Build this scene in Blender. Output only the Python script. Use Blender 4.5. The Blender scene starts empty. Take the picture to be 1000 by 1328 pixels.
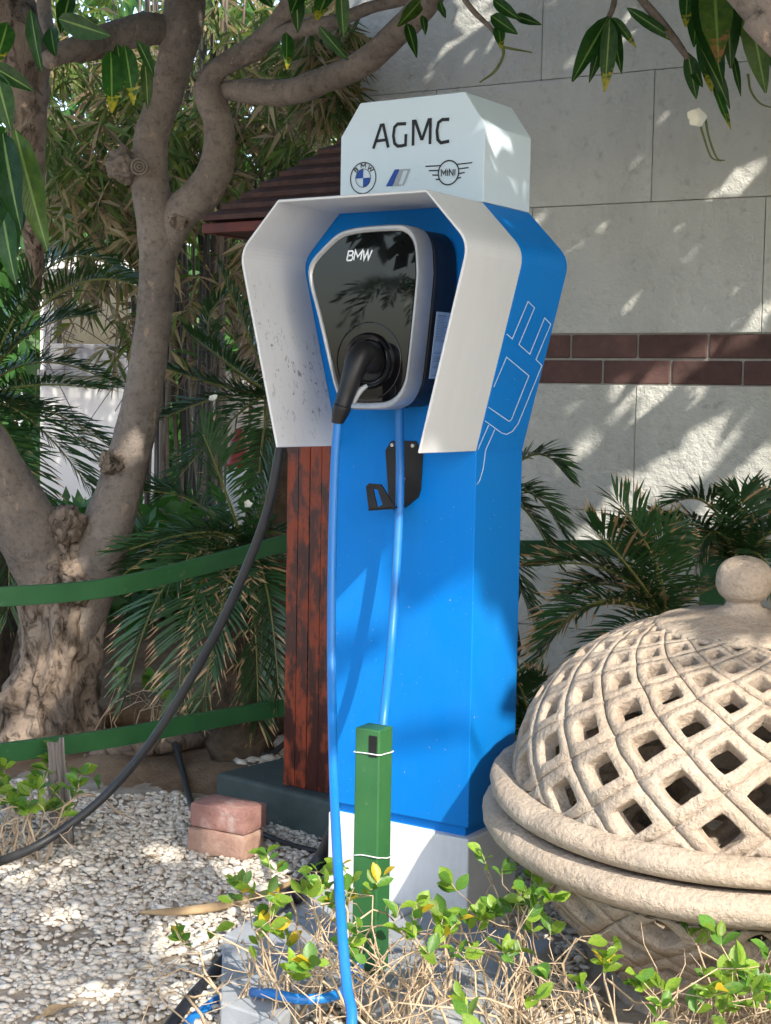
import bpy, bmesh, math, random
import numpy as np
from mathutils import Vector, Matrix, noise
random.seed(7); RNG = np.random.default_rng(7)
S = bpy.context.scene; COL = S.collection
rad = math.radians

# ------------------------------------------------------------------ camera, sky, sun, exposure
F_PX, PITCH, ROLL = 1991.0, 4.284, 1.02
ZB = 0.262                      # underside of the blue pillar above the ground
CAM = Vector((0, 0, 0.9559 + ZB))
cam = bpy.data.cameras.new('camera'); cam_o = bpy.data.objects.new('camera', cam); COL.objects.link(cam_o)
cam.sensor_fit = 'VERTICAL'; cam.sensor_height = 36; cam.lens = F_PX / 1328 * 36
cam.clip_start = 0.05; cam.clip_end = 3000
cam_o.matrix_world = Matrix.Translation(CAM) @ Matrix.Rotation(rad(90 - PITCH), 4, 'X') @ Matrix.Rotation(rad(ROLL), 4, 'Z')
S.camera = cam_o
SUN_EL, SUN_AZ = rad(40), math.atan2(-0.90, 0.43)       # sun stands to the right, behind the camera
SUN = Vector((math.cos(SUN_EL) * math.cos(SUN_AZ), math.cos(SUN_EL) * math.sin(SUN_AZ), math.sin(SUN_EL)))
w = bpy.data.worlds.new('World'); S.world = w; w.use_nodes = True
nt = w.node_tree; sky = nt.nodes.new('ShaderNodeTexSky'); sky.sky_type = 'NISHITA'; sky.sun_disc = False
sky.sun_elevation = SUN_EL; sky.sun_rotation = math.atan2(SUN.x, SUN.y); sky.dust_density = 2.5; sky.air_density = 1.0; sky.ozone_density = 0.6
nt.links.new(sky.outputs[0], nt.nodes['Background'].inputs[0]); nt.nodes['Background'].inputs[1].default_value = 0.15
sl = bpy.data.lights.new('sun', 'SUN'); sl.energy = 2.2; sl.angle = rad(0.53); sl.color = (1, .93, .82)
so = bpy.data.objects.new('sun', sl); COL.objects.link(so); so.rotation_euler = (-SUN).to_track_quat('-Z', 'Y').to_euler(); so.location = (3, -4, 6)
S.view_settings.view_transform = 'Standard'; S.view_settings.look = 'None'; S.view_settings.gamma = 1
S.view_settings.use_curve_mapping = False; S.view_settings.exposure = 1.75

# ------------------------------------------------------------------ helpers
_a, _r = rad(PITCH), rad(ROLL)
def ray(px, py):
    dx, dy = px - 500, py - 664
    x = dx * math.cos(_r) + dy * math.sin(_r); y = -dx * math.sin(_r) + dy * math.cos(_r)
    f, u = F_PX, -y
    return Vector((x, f * math.cos(_a) + u * math.sin(_a), -f * math.sin(_a) + u * math.cos(_a)))
def at(px, py, Y):                       # the point seen at a pixel, Y metres in front of the camera
    d = ray(px, py); return CAM + d * (Y / d.y)
def gr(px, py, z=0.0):                   # the point seen at a pixel on a level surface
    d = ray(px, py); return CAM + d * ((z - CAM.z) / d.z)
def pxm(Y): return Y / F_PX              # metres for one pixel at a distance
CH_M = Matrix.Translation((0.0408, 3.4661, ZB)) @ Matrix.Rotation(rad(-33.366), 4, 'Z')     # pillar frame: x along front, y back
CH_I = CH_M.inverted()
def onloc(px, py, y):                    # pillar-frame point on the plane local y = const
    o = CH_I @ CAM; d = CH_I.to_3x3() @ ray(px, py); t = (y - o.y) / d.y; return o + d * t
def onplane(px, py, p, n):
    o = CH_I @ CAM; d = CH_I.to_3x3() @ ray(px, py); t = (Vector(p) - o).dot(n) / d.dot(n); return o + d * t

def tag(o, label=None, cat=None, group=None, kind=None):
    if label: o['label'] = label
    if cat: o['category'] = cat
    if group: o['group'] = group
    if kind: o['kind'] = kind
    return o
def empty(name, loc, rz=0.0):
    o = bpy.data.objects.new(name, None); COL.objects.link(o); o.location = loc; o.rotation_euler = (0, 0, rz); o.empty_display_size = .1
    return o
def link(name, me, parent=None, world=True):
    o = bpy.data.objects.new(name, me); COL.objects.link(o)
    if parent is not None:
        o.parent = parent
        if world: o.matrix_parent_inverse = wm(parent).inverted()
    return o
def wm(o):
    m = o.matrix_basis.copy()
    return (wm(o.parent) @ o.matrix_parent_inverse @ m) if o.parent else m
def mesh(name, v, f, mat, parent=None, smooth=False, world=True, mats=None, fm=None):
    me = bpy.data.meshes.new(name); me.from_pydata([tuple(p) for p in v], [], f); me.update()
    for m in (mats or [mat]): me.materials.append(m)
    if fm: me.polygons.foreach_set('material_index', fm)
    if smooth: me.polygons.foreach_set('use_smooth', [True] * len(me.polygons))
    return link(name, me, parent, world)
def npmesh(name, v, tris, mat, parent=None, smooth=False, quads=False):
    me = bpy.data.meshes.new(name); k = tris.shape[1]
    me.vertices.add(len(v)); me.vertices.foreach_set('co', v.astype(np.float32).ravel())
    me.loops.add(tris.size); me.loops.foreach_set('vertex_index', tris.astype(np.int32).ravel())
    me.polygons.add(len(tris)); me.polygons.foreach_set('loop_start', np.arange(0, tris.size, k, dtype=np.int32))
    me.polygons.foreach_set('use_smooth', np.full(len(tris), smooth)); me.update(calc_edges=True); me.materials.append(mat)
    return link(name, me, parent)
def vattr(me, name, arr):
    a = me.attributes.new(name, 'FLOAT', 'POINT'); a.data.foreach_set('value', np.asarray(arr, np.float32))
def bev(o, w=.003, seg=2, ang=35):
    m = o.modifiers.new('bevel', 'BEVEL'); m.width = w; m.segments = seg; m.limit_method = 'ANGLE'; m.angle_limit = rad(ang); return o
def boxv(x0, x1, y0, y1, z0, z1):
    v = [(x, y, z) for z in (z0, z1) for y in (y0, y1) for x in (x0, x1)]
    f = [(0, 2, 3, 1), (4, 5, 7, 6), (0, 1, 5, 4), (2, 6, 7, 3), (0, 4, 6, 2), (1, 3, 7, 5)]
    return [Vector(p) for p in v], f
def box(name, ext, mat, parent=None, M=None, b=.003, world=True, jit=0):
    v, f = boxv(*ext)
    if jit: v = [p + Vector([random.uniform(-jit, jit) for _ in range(3)]) for p in v]
    if M: v = [M @ p for p in v]
    o = mesh(name, v, f, mat, parent, world=world)
    return bev(o, b) if b else o
def prism(name, poly, y0, y1, mat, parent=None, M=None, b=0, smooth=False):      # poly in (x,z), counter-clockwise seen from -y
    n = len(poly); v = [Vector((x, y0, z)) for x, z in poly] + [Vector((x, y1, z)) for x, z in poly]
    f = [tuple(range(n)), tuple(range(2 * n - 1, n - 1, -1))] + [(i, i + n, (i + 1) % n + n, (i + 1) % n) for i in range(n)]
    if M: v = [M @ p for p in v]
    o = mesh(name, v, f, mat, parent)
    return bev(o, b) if b else o
def fillet(poly, idx, r, n=6):
    out = []
    for i, p in enumerate(poly):
        if i not in idx: out.append(p); continue
        p0 = Vector(p); a = (Vector(poly[i - 1]) - p0).normalized(); c = (Vector(poly[(i + 1) % len(poly)]) - p0).normalized()
        for k in range(n + 1):
            t = k / n; q = (p0 + a * r) * (1 - t) ** 2 + p0 * 2 * t * (1 - t) + (p0 + c * r) * t * t; out.append((q.x, q.y))
    return out
def crs(pts, per=6):                     # Catmull-Rom through control points (any dimension)
    P = [np.array(p, float) for p in pts]; P = [2 * P[0] - P[1]] + P + [2 * P[-1] - P[-2]]; out = []
    for i in range(1, len(P) - 2):
        for k in range(per):
            t = k / per
            out.append(.5 * (2 * P[i] + (P[i + 1] - P[i - 1]) * t + (2 * P[i - 1] - 5 * P[i] + 4 * P[i + 1] - P[i + 2]) * t * t + (3 * P[i] - P[i - 1] - 3 * P[i + 1] + P[i + 2]) * t ** 3))
    out.append(P[-2]); return out
def tubegeo(pts, radii, n=10, amp=0, fs=8, ridge=0, cap=True, flat=1.0):
    P = [Vector(p[:3]) for p in pts]; v = []; f = []
    T = (P[1] - P[0]).normalized(); N = T.orthogonal().normalized()
    for i, p in enumerate(P):
        T2 = (P[min(i + 1, len(P) - 1)] - P[max(i - 1, 0)]).normalized()
        N = (N - T2 * N.dot(T2)).normalized(); B = T2.cross(N)
        for k in range(n):
            a = 2 * math.pi * k / n; d = N * math.cos(a) + B * math.sin(a) * flat; r = radii[i]
            if amp:
                q = p + d * r
                r *= 1 + amp * noise.fractal(q * fs, 1.0, 2.0, 4)
                if ridge: r *= 1 + ridge * noise.noise(Vector((math.cos(a) * 2.2, math.sin(a) * 2.2, q.z * 1.6))) + ridge * .55 * noise.noise(Vector((math.cos(a) * 5, math.sin(a) * 5, q.z * 3.5)))
            v.append(p + d * r)
    for i in range(len(P) - 1):
        for k in range(n):
            a, b = i * n + k, i * n + (k + 1) % n; f.append((a, b, b + n, a + n))
    if cap: f += [tuple(range(n - 1, -1, -1)), tuple(range((len(P) - 1) * n, len(P) * n))]
    return v, f
def tube(name, pts, r, mat, parent=None, n=10, per=6, smooth=True, **k):
    if len(pts[0]) == 3: pts = [tuple(p) + ((r[i] if hasattr(r, '__len__') else r),) for i, p in enumerate(pts)]
    c = crs(pts, per) if per > 1 else [np.array(p) for p in pts]
    v, f = tubegeo([Vector(p[:3]) for p in c], [max(1e-4, p[3]) for p in c], n, **k)
    return mesh(name, v, f, mat, parent, smooth=smooth)
def merge(parts):
    V = []; Fc = []
    for v, f in parts:
        o = len(V); V += v; Fc += [tuple(i + o for i in q) for q in f]
    return V, Fc

# ------------------------------------------------------------------ materials
class N:
    def __init__(s, name):
        s.m = bpy.data.materials.new(name); s.m.use_nodes = True; s.t = s.m.node_tree; s.b = s.t.nodes['Principled BSDF']; s.co = None
    def new(s, ty, **k):
        n = s.t.nodes.new(ty)
        for a, b in k.items(): setattr(n, a, b)
        return n
    def lk(s, a, b): s.t.links.new(a, b)
    def coords(s):
        if not s.co: s.co = s.new('ShaderNodeTexCoord').outputs['Object']
        return s.co
    def noise(s, scale, detail=5, rough=.55, sc=None, dist=0):
        n = s.new('ShaderNodeTexNoise'); n.inputs['Scale'].default_value = scale; n.inputs['Detail'].default_value = detail; n.inputs['Roughness'].default_value = rough; n.inputs['Distortion'].default_value = dist
        src = s.coords()
        if sc:
            mp = s.new('ShaderNodeMapping'); mp.inputs['Scale'].default_value = sc; s.lk(src, mp.inputs[0]); src = mp.outputs[0]
        s.lk(src, n.inputs['Vector']); return n.outputs['Fac']
    def ramp(s, fac, stops):
        r = s.new('ShaderNodeValToRGB'); e = r.color_ramp.elements
        while len(e) < len(stops): e.new(.5)
        for x, (p, c) in zip(e, stops): x.position = p; x.color = (c if len(c) == 4 else (*c, 1)) if hasattr(c, '__len__') else (c, c, c, 1)
        s.lk(fac, r.inputs[0]); return r.outputs[0]
    def mix(s, fac, a, b, mode='MIX'):
        m = s.new('ShaderNodeMix', data_type='RGBA', blend_type=mode)
        for val, i in ((fac, 0), (a, 6), (b, 7)):
            if hasattr(val, 'is_linked') or isinstance(val, bpy.types.NodeSocket): s.lk(val, m.inputs[i])
            elif i == 0: m.inputs[0].default_value = val
            else: m.inputs[i].default_value = (*val, 1)
        return m.outputs[2]
    def col(s, c):
        if isinstance(c, bpy.types.NodeSocket): s.lk(c, s.b.inputs['Base Color'])
        else: s.b.inputs['Base Color'].default_value = (*c, 1)
    def bump(s, fac, strength=.3, dist=.01, prev=None):
        b = s.new('ShaderNodeBump'); b.inputs['Strength'].default_value = strength; b.inputs['Distance'].default_value = dist; s.lk(fac, b.inputs['Height'])
        if prev: s.lk(prev, b.inputs['Normal'])
        s.lk(b.outputs[0], s.b.inputs['Normal']); return b.outputs[0]
    def set(s, rough=None, spec=None, metal=None, coat=None):
        if rough is not None:
            if isinstance(rough, bpy.types.NodeSocket): s.lk(rough, s.b.inputs['Roughness'])
            else: s.b.inputs['Roughness'].default_value = rough
        if spec is not None: s.b.inputs['Specular IOR Level'].default_value = spec
        if metal is not None: s.b.inputs['Metallic'].default_value = metal
        if coat is not None: s.b.inputs['Coat Weight'].default_value = coat; s.b.inputs['Coat Roughness'].default_value = .1
        return s
    def attr(s, name): return s.new('ShaderNodeAttribute', attribute_name=name).outputs['Fac']
    def objrand(s): return s.new('ShaderNodeObjectInfo').outputs['Random']
def pm(name, c1, c2=None, scale=6, rough=.6, bump=0, bscale=60, bdist=.004, spec=.4, metal=0, coat=None, lo=.35, hi=.65, sc=None, detail=5):
    n = N(name); n.set(rough, spec, metal, coat)
    if c2 is not None: n.col(n.ramp(n.noise(scale, detail, sc=sc), [(lo, c1), (hi, c2)]))
    else: n.col(c1)
    if bump: n.bump(n.noise(bscale, 6, .6), bump, bdist)
    return n.m
M = {}
def dusty(name, base, dust, rough, amount, streak=(9, 9, 1.2)):
    n = N(name); a = n.noise(5, 6, .6); b = n.noise(7, 5, .6, sc=streak)
    f = n.mix(.5, a, b, 'MULTIPLY'); fac = n.ramp(f, [(.22, 0), (.6, amount)])
    n.col(n.mix(fac, base, dust)); n.set(n.ramp(a, [(.3, rough), (.7, rough + .15)]), .45)
    sp_ = n.ramp(n.noise(150, 2, .5), [(.735, 0), (.76, .55)]); pv = n.b.inputs['Base Color'].links[0].from_socket; n.col(n.mix(sp_, pv, dust if base[2] < .55 else (.42, .42, .40)))
    n.bump(n.noise(3, 2), .03, .02); return n.m
M['blue'] = dusty('blue_paint', (.0005, .175, .58), (.03, .215, .52), .40, .3, (14, 14, .8))
M['blue'].node_tree.nodes['Principled BSDF'].inputs['Specular IOR Level'].default_value = .12
M['white_panel'] = dusty('white_panel', (.70, .72, .72), (.52, .51, .47), .42, .5)
M['sign_white'] = dusty('sign_white', (.57, .68, .75), (.52, .60, .64), .42, .25)
M['plinth'] = dusty('plinth_white', (.80, .80, .81), (.45, .45, .43), .5, .55)
n = N('hood_white'); base = n.mix(n.ramp(n.noise(4, 6, .6, sc=(8, 8, 1)), [(.4, 0), (.75, .3)]), (.62, .635, .65), (.54, .54, .53))
xz = n.new('ShaderNodeSeparateXYZ'); n.lk(n.coords(), xz.inputs[0])
scr = n.ramp(n.noise(70, 3, .7, sc=(1, 1, .35), dist=1.2), [(.60, 0), (.64, 1)])
area = n.ramp(n.noise(3.2, 3), [(.42, 0), (.60, 1)])
low = n.new('ShaderNodeMapRange'); low.inputs['From Min'].default_value = 1.26; low.inputs['From Max'].default_value = 1.1; n.lk(xz.outputs['Z'], low.inputs['Value'])
lx = n.new('ShaderNodeMapRange'); lx.inputs['From Min'].default_value = -.12; lx.inputs['From Max'].default_value = -.19; n.lk(xz.outputs['X'], lx.inputs['Value'])
k1 = n.mix(1.0, scr, area, 'MULTIPLY'); k2 = n.mix(1.0, k1, low.outputs[0], 'MULTIPLY'); k3 = n.mix(1.0, k2, lx.outputs[0], 'MULTIPLY')
n.col(n.mix(k3, base, (.20, .20, .19))); n.set(.45, .4); n.bump(k3, -.3, .003); M['hood'] = n.m
M['white_print'] = pm('white_print', (.75, .78, .8), rough=.4)
M['black_print'] = pm('black_print', (.012, .012, .014), rough=.4)
M['blue_print'] = pm('blue_print', (.012, .06, .30), rough=.4)
M['grey_print'] = pm('grey_print', (.32, .35, .37), rough=.4)
M['line_print'] = pm('line_print', (.50, .66, .85), rough=.4)
M['silver'] = pm('silver_trim', (.40, .41, .42), (.48, .49, .5), 12, .34, spec=.5, metal=.55)
n = N('black_glass'); n.col((.004, .004, .005)); n.set(n.ramp(n.noise(9, 6, .65), [(.45, .012), (.8, .06)]), .5)
n.bump(n.noise(2.2, 1), .02, .02); M['glass'] = n.m
M['black_plastic'] = pm('black_plastic', (.006, .006, .007), (.012, .012, .013), 20, .42, .12, 220, .001, spec=.35)
M['dark_box'] = pm('dark_housing', (.012, .015, .024), (.02, .024, .034), 8, .5, .1, 250, .001)
M['rubber_blue'] = dusty('blue_cable', (.004, .15, .48), (.12, .24, .42), .36, .2, (20, 20, 4))
M['rubber_black'] = dusty('black_hose', (.010, .012, .016), (.07, .066, .06), .45, .45, (20, 20, 4))
M['label'] = pm('label_paper', (.42, .55, .72), rough=.5)
M['print_dim'] = pm('label_text', (.13, .20, .32), rough=.5)
n = N('green_paint'); g = n.mix(n.ramp(n.noise(6, 6, .6), [(.3, 0), (.75, 1)]), (.020, .095, .032), (.036, .135, .044))
ch = n.ramp(n.noise(38, 5, .7), [(.64, 0), (.69, .8)]); n.col(n.mix(ch, g, (.10, .16, .08))); n.set(.45, .4)
n.bump(n.noise(30, 5, .6, sc=(1, 1, .15)), .25, .003); M['green'] = n.m
n = N('lacquered_wood')
gr1 = n.noise(30, 6, .65, sc=(3, 3, .18)); pat = n.noise(8, 7, .68, sc=(2.2, 2.2, .9))
n1 = n.mix(gr1, (.13, .018, .005), (.40, .060, .012)); n2 = n.mix(gr1, (.030, .007, .006), (.065, .014, .011))
n.col(n.mix(n.ramp(pat, [(.46, 0), (.56, 1)]), n2, n1)); n.set(n.ramp(pat, [(.45, .3), (.6, .6)]), .5); n.bump(gr1, .35, .003); M['lacquer'] = n.m
n = N('roof_wood'); gg = n.noise(20, 6, .65, sc=(.3, 3, 3)); n.col(n.ramp(gg, [(.3, (.030, .014, .011)), (.7, (.085, .038, .030))])); n.set(.65, .3); n.bump(gg, .3, .003); M['roofwood'] = n.m
M['fascia'] = pm('fascia_paint', (.12, .018, .010), (.06, .012, .01), 12, .5, .2, 40)
n = N('render_wall'); a = n.noise(2.2, 6, .6); fine = n.noise(95, 8, .62); med = n.noise(22, 5, .6)
c = n.ramp(a, [(.3, (.57, .575, .535)), (.7, (.67, .67, .625))]); pit = n.ramp(med, [(.25, .75), (.42, 1)]); c = n.mix(1.0, c, n.ramp(n.objrand(), [(0, .92), (1, 1.06)]), 'MULTIPLY'); c = n.mix(1.0, c, n.ramp(n.noise(1.4, 6, .7, sc=(2, 2, .5)), [(.3, .84), (.55, 1)]), 'MULTIPLY'); n.col(n.mix(1.0, c, pit, 'MULTIPLY')); n.set(.92, .15)
bp = n.bump(fine, .55, .006); n.bump(med, .75, .018, bp); M['wall'] = n.m
M['joint'] = pm('joint_mortar', (.33, .325, .30), (.42, .41, .38), 30, .95, .3)
n = N('brown_brick'); r_ = n.objrand(); c = n.ramp(n.noise(9, 6, .65), [(.3, (.085, .050, .045)), (.7, (.17, .095, .085))])
sc_ = n.ramp(r_, [(0, .75), (1, 1.3)]); n.col(n.mix(1.0, c, sc_, 'MULTIPLY')); n.set(.8, .25); n.bump(n.noise(40, 6, .6), .5, .006); M['brick'] = n.m
n = N('paver_red'); a = n.noise(14, 6, .65); c = n.ramp(a, [(.3, (.20, .10, .085)), (.55, (.31, .17, .145)), (.72, (.46, .37, .33))]); n.col(c); n.set(.9, .2); n.bump(n.noise(60, 7, .65), .7, .006); M['paver'] = n.m
n = N('paver_tan'); a = n.noise(9, 6, .65); c = n.ramp(a, [(.3, (.25, .14, .115)), (.55, (.36, .23, .175)), (.75, (.44, .36, .30))]); n.col(c); n.set(.9, .2); n.bump(n.noise(60, 7, .65), .7, .006); M['paver2'] = n.m
n = N('dark_footing'); a = n.noise(7, 7, .65); e = n.ramp(n.noise(30, 5, .7), [(.66, 0), (.72, 1)]); c = n.ramp(a, [(.3, (.035, .055, .055)), (.7, (.075, .095, .090))]); n.col(n.mix(e, c, (.32, .31, .28))); n.set(.75, .3); n.bump(n.noise(45, 6, .6), .4, .004); M['footing'] = n.m
n = N('grey_slab'); a = n.noise(6, 7, .65); n.col(n.ramp(a, [(.25, (.22, .24, .26)), (.75, (.36, .38, .40))])); n.set(.8, .25); n.bump(n.noise(70, 6, .6), .3, .003); M['slab'] = n.m
n = N('sand_stone'); a = n.noise(5, 7, .62); b = n.noise(60, 6, .65); c = n.ramp(a, [(.25, (.31, .25, .195)), (.5, (.40, .325, .255)), (.78, (.47, .40, .33))])
st = n.ramp(n.noise(3, 6, .7), [(.52, 0), (.74, .6)]); n.col(n.mix(st, c, (.33, .30, .26))); n.set(.95, .12); bp = n.bump(b, .8, .008); n.bump(n.noise(16, 5, .7), .7, .016, bp); sk = n.ramp(n.noise(120, 4, .7), [(.34, .80), (.5, 1), (.7, 1.10)])
prev = n.b.inputs['Base Color'].links[0].from_socket; n.col(n.mix(1.0, prev, sk, 'MULTIPLY')); M['stone'] = n.m
n = N('bark'); a = n.noise(5, 8, .68); b = n.noise(48, 7, .7); ringn = n.noise(7, 6, .65, sc=(.8, .8, 6)); c = n.ramp(a, [(.28, (.12, .10, .087)), (.5, (.225, .19, .163)), (.75, (.33, .28, .24))])
sp = n.ramp(n.noise(30, 4, .65, sc=(1, 1, .6)), [(.62, 0), (.68, .9)]); dk = n.ramp(b, [(.3, .55), (.5, 1)])
n.col(n.mix(sp, n.mix(1.0, c, dk, 'MULTIPLY'), (.36, .27, .20))); n.set(.9, .15); bp = n.bump(b, .8, .008); n.bump(ringn, .5, .014, bp); M['bark'] = n.m
n = N('bark_rough'); a = n.noise(6, 10, .74, sc=(1, 1, .55), dist=.8); fine = n.noise(55, 8, .72); blk = n.noise(17, 6, .7, sc=(1, 1, .5), dist=1.6)
c = n.ramp(a, [(.3, (.13, .10, .08)), (.48, (.27, .21, .165)), (.62, (.36, .29, .23)), (.78, (.46, .385, .31))]); crk = n.ramp(blk, [(.36, .28), (.46, 1)]); n.col(n.mix(1.0, c, crk, 'MULTIPLY')); n.set(.95, .1)
bp = n.bump(fine, .7, .01); bp = n.bump(n.ramp(blk, [(.32, 0), (.5, 1)]), .9, .02, bp); n.bump(a, .8, .03, bp); M['bark_rough'] = n.m
n = N('soil'); a = n.noise(4, 8, .68); b = n.noise(55, 6, .7); c = n.ramp(a, [(.3, (.14, .085, .050)), (.55, (.24, .165, .105)), (.75, (.33, .25, .17))]); n.col(n.mix(n.ramp(b, [(.6, 0), (.7, .6)]), c, (.06, .04, .025))); n.set(.97, .1); n.bump(b, .8, .012); M['soil'] = n.m
M['ground'] = pm('pale_paving', (.30, .28, .25), (.40, .37, .33), .8, .9, .2, 30)
M['gravel_base'] = pm('gravel_bed_base', (.25, .205, .155), (.42, .36, .285), 14, .95, .5, 90, .006)
n = N('pebble'); c = n.ramp(n.attr('rnd'), [(0, (.40, .36, .30)), (.3, (.57, .52, .44)), (.62, (.68, .635, .555)), (.85, (.49, .45, .395)), (1, (.28, .235, .19))]); n.col(n.mix(n.ramp(n.noise(120, 3), [(.4, 0), (.7, .3)]), c, (.36, .30, .24))); n.set(.85, .2); M['pebble'] = n.m
def leafmat(name, c1, c2, rough=.35, trans=.25, veins=True, yellow=None):
    n = N(name); v = n.attr('v'); u = n.attr('u'); rn = n.objrand()
    c = n.mix(n.ramp(n.noise(12, 3), [(.3, 0), (.7, 1)]), c1, c2)
    sc_ = n.ramp(rn, [(0, .7), (1, 1.35)]); c = n.mix(1.0, c, sc_, 'MULTIPLY')
    if yellow:
        yy = n.ramp(n.mix(.5, v, n.noise(18, 4), 'MIX'), [(.62, 0), (.70, 1)]); pk = n.ramp(rn, [(.75, 0), (.80, 1)]); c = n.mix(n.mix(1.0, yy, pk, 'MULTIPLY'), c, yellow)
    mid = n.ramp(u, [(.05, 1), (.12, 0)])
    if veins:
        c = n.mix(n.mix(1.0, mid, (.8, .8, .8), 'MULTIPLY'), c, (.22, .34, .10))
        ma = n.new('ShaderNodeMath', operation='MULTIPLY_ADD'); n.lk(v, ma.inputs[0]); ma.inputs[1].default_value = 22; n.lk(u, ma.inputs[2])
        fr = n.new('ShaderNodeMath', operation='FRACT'); ma2 = n.new('ShaderNodeMath', operation='SUBTRACT'); n.lk(ma.outputs[0], ma2.inputs[0]); m3 = n.new('ShaderNodeMath', operation='MULTIPLY'); n.lk(u, m3.inputs[0]); m3.inputs[1].default_value = 5; n.lk(m3.outputs[0], ma2.inputs[1]); n.lk(ma2.outputs[0], fr.inputs[0])
        n.bump(n.ramp(fr.outputs[0], [(0, 0), (.15, 1), (.85, 1), (1, 0)]), .35, .004)
    n.col(c); n.set(rough, .4)
    tr = n.new('ShaderNodeBsdfTranslucent'); tc = n.mix(1.0, c, (1.3, 1.7, .6), 'MULTIPLY'); n.lk(tc, tr.inputs[0])
    ms = n.new('ShaderNodeMixShader'); ms.inputs[0].default_value = trans; n.lk(n.b.outputs[0], ms.inputs[1]); n.lk(tr.outputs[0], ms.inputs[2])
    n.lk(ms.outputs[0], n.t.nodes['Material Output'].inputs[0]); return n.m
M['leaf'] = leafmat('plumeria_leaf', (.011, .048, .010), (.026, .085, .016), .34, .25, True, (.40, .33, .03))
M['leaf_dry'] = leafmat('plumeria_leaf_browned', (.03, .075, .015), (.07, .12, .02), .4, .25, True, (.28, .13, .06))
M['shrub_leaf'] = leafmat('shrub_leaf', (.13, .235, .025), (.23, .33, .045), .45, .4, False)
M['shrub_leaf_dark'] = leafmat('shrub_leaf_dark', (.05, .14, .022), (.10, .20, .03), .42, .3, False)
M['shrub_leaf_yellow'] = leafmat('shrub_leaf_yellow', (.45, .38, .03), (.50, .30, .02), .4, .4, False)
M['canopy_leaf'] = leafmat('canopy_leaf', (.022, .07, .015), (.045, .12, .022), .4, .25, False)
n = N('cycad_leaflet'); tp = n.attr('tip'); bn = n.attr('brown'); gcol = n.mix(n.noise(3, 3), (.017, .058, .017), (.042, .105, .028))
mul = n.new('ShaderNodeMath', operation='MULTIPLY_ADD'); n.lk(tp, mul.inputs[0]); mul.inputs[1].default_value = 1.0; n.lk(bn, mul.inputs[2]); tanc = n.mix(n.noise(20, 3), (.34, .19, .075), (.52, .36, .19))
n.col(n.mix(n.ramp(mul.outputs[0], [(.93, 0), (1.0, 1)]), gcol, tanc)); n.set(.38, .45); M['cycad'] = n.m
M['rachis'] = pm('cycad_rachis', (.12, .15, .03), (.18, .17, .05), 10, .5)
M['cycad_trunk'] = pm('cycad_trunk', (.05, .035, .022), (.12, .085, .055), 18, .95, .9, 40, .02)
n = N('bamboo_leaf'); cr = n.ramp(n.attr('rnd'), [(0, (.030, .065, .010)), (.28, (.075, .13, .018)), (.42, (.13, .155, .03)), (.55, (.24, .18, .085)), (.8, (.33, .26, .14)), (1, (.13, .09, .05))]); n.col(cr); n.set(.55, .3)
tr = n.new('ShaderNodeBsdfTranslucent'); n.lk(cr, tr.inputs[0]); ms = n.new('ShaderNodeMixShader'); ms.inputs[0].default_value = .35; n.lk(n.b.outputs[0], ms.inputs[1]); n.lk(tr.outputs[0], ms.inputs[2]); n.lk(ms.outputs[0], n.t.nodes['Material Output'].inputs[0]); M['bamboo_leaf'] = n.m
M['culm_dark'] = pm('culm_dark', (.012, .011, .008), (.03, .026, .02), 10, .5, sc=(1, 1, .2))
M['culm_tan'] = pm('culm_tan', (.07, .05, .035), (.15, .115, .085), 10, .55, sc=(1, 1, .2))
M['twig'] = pm('twig', (.36, .265, .17), (.50, .39, .27), 30, .8, .3, 200, .002)
M['twig_green'] = pm('green_stem', (.09, .13, .03), (.14, .17, .05), 20, .6)
M['bwhite'] = pm('white_render', (.50, .49, .47), (.57, .56, .54), 1.5, .8, .1, 60)
M['beige'] = pm('beige_render', (.36, .31, .27), (.43, .38, .33), 1.5, .85, .15, 60)
M['brown_panel'] = pm('brown_panel', (.13, .095, .08), (.17, .125, .105), 2, .8)
M['frame_grey'] = pm('grey_window_frame', (.12, .12, .125), (.16, .16, .165), 5, .5)
M['pane'] = pm('window_pane', (.02, .022, .02), rough=.05, spec=.8)
M['red'] = pm('red_paint', (.25, .02, .018), (.18, .016, .014), 12, .5)
M['bollard'] = pm('white_bollard', (.62, .63, .65), (.52, .53, .55), 8, .5)
M['steel'] = pm('screw_steel', (.55, .53, .5), rough=.35, metal=.9)
M['petal'] = pm('petal', (.80, .80, .74), (.82, .78, .62), 20, .6)
M['dry'] = pm('dry_leaf', (.28, .19, .10), (.42, .30, .17), 16, .8, .3, 80)
M['cloth'] = pm('dry_sheath', (.10, .09, .085), (.27, .245, .23), 16, .9, .5, 40, .006, sc=(6, 6, .4), lo=.3, hi=.7)
M['wire'] = pm('tie_wire', (.7, .74, .76), rough=.5)

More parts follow.
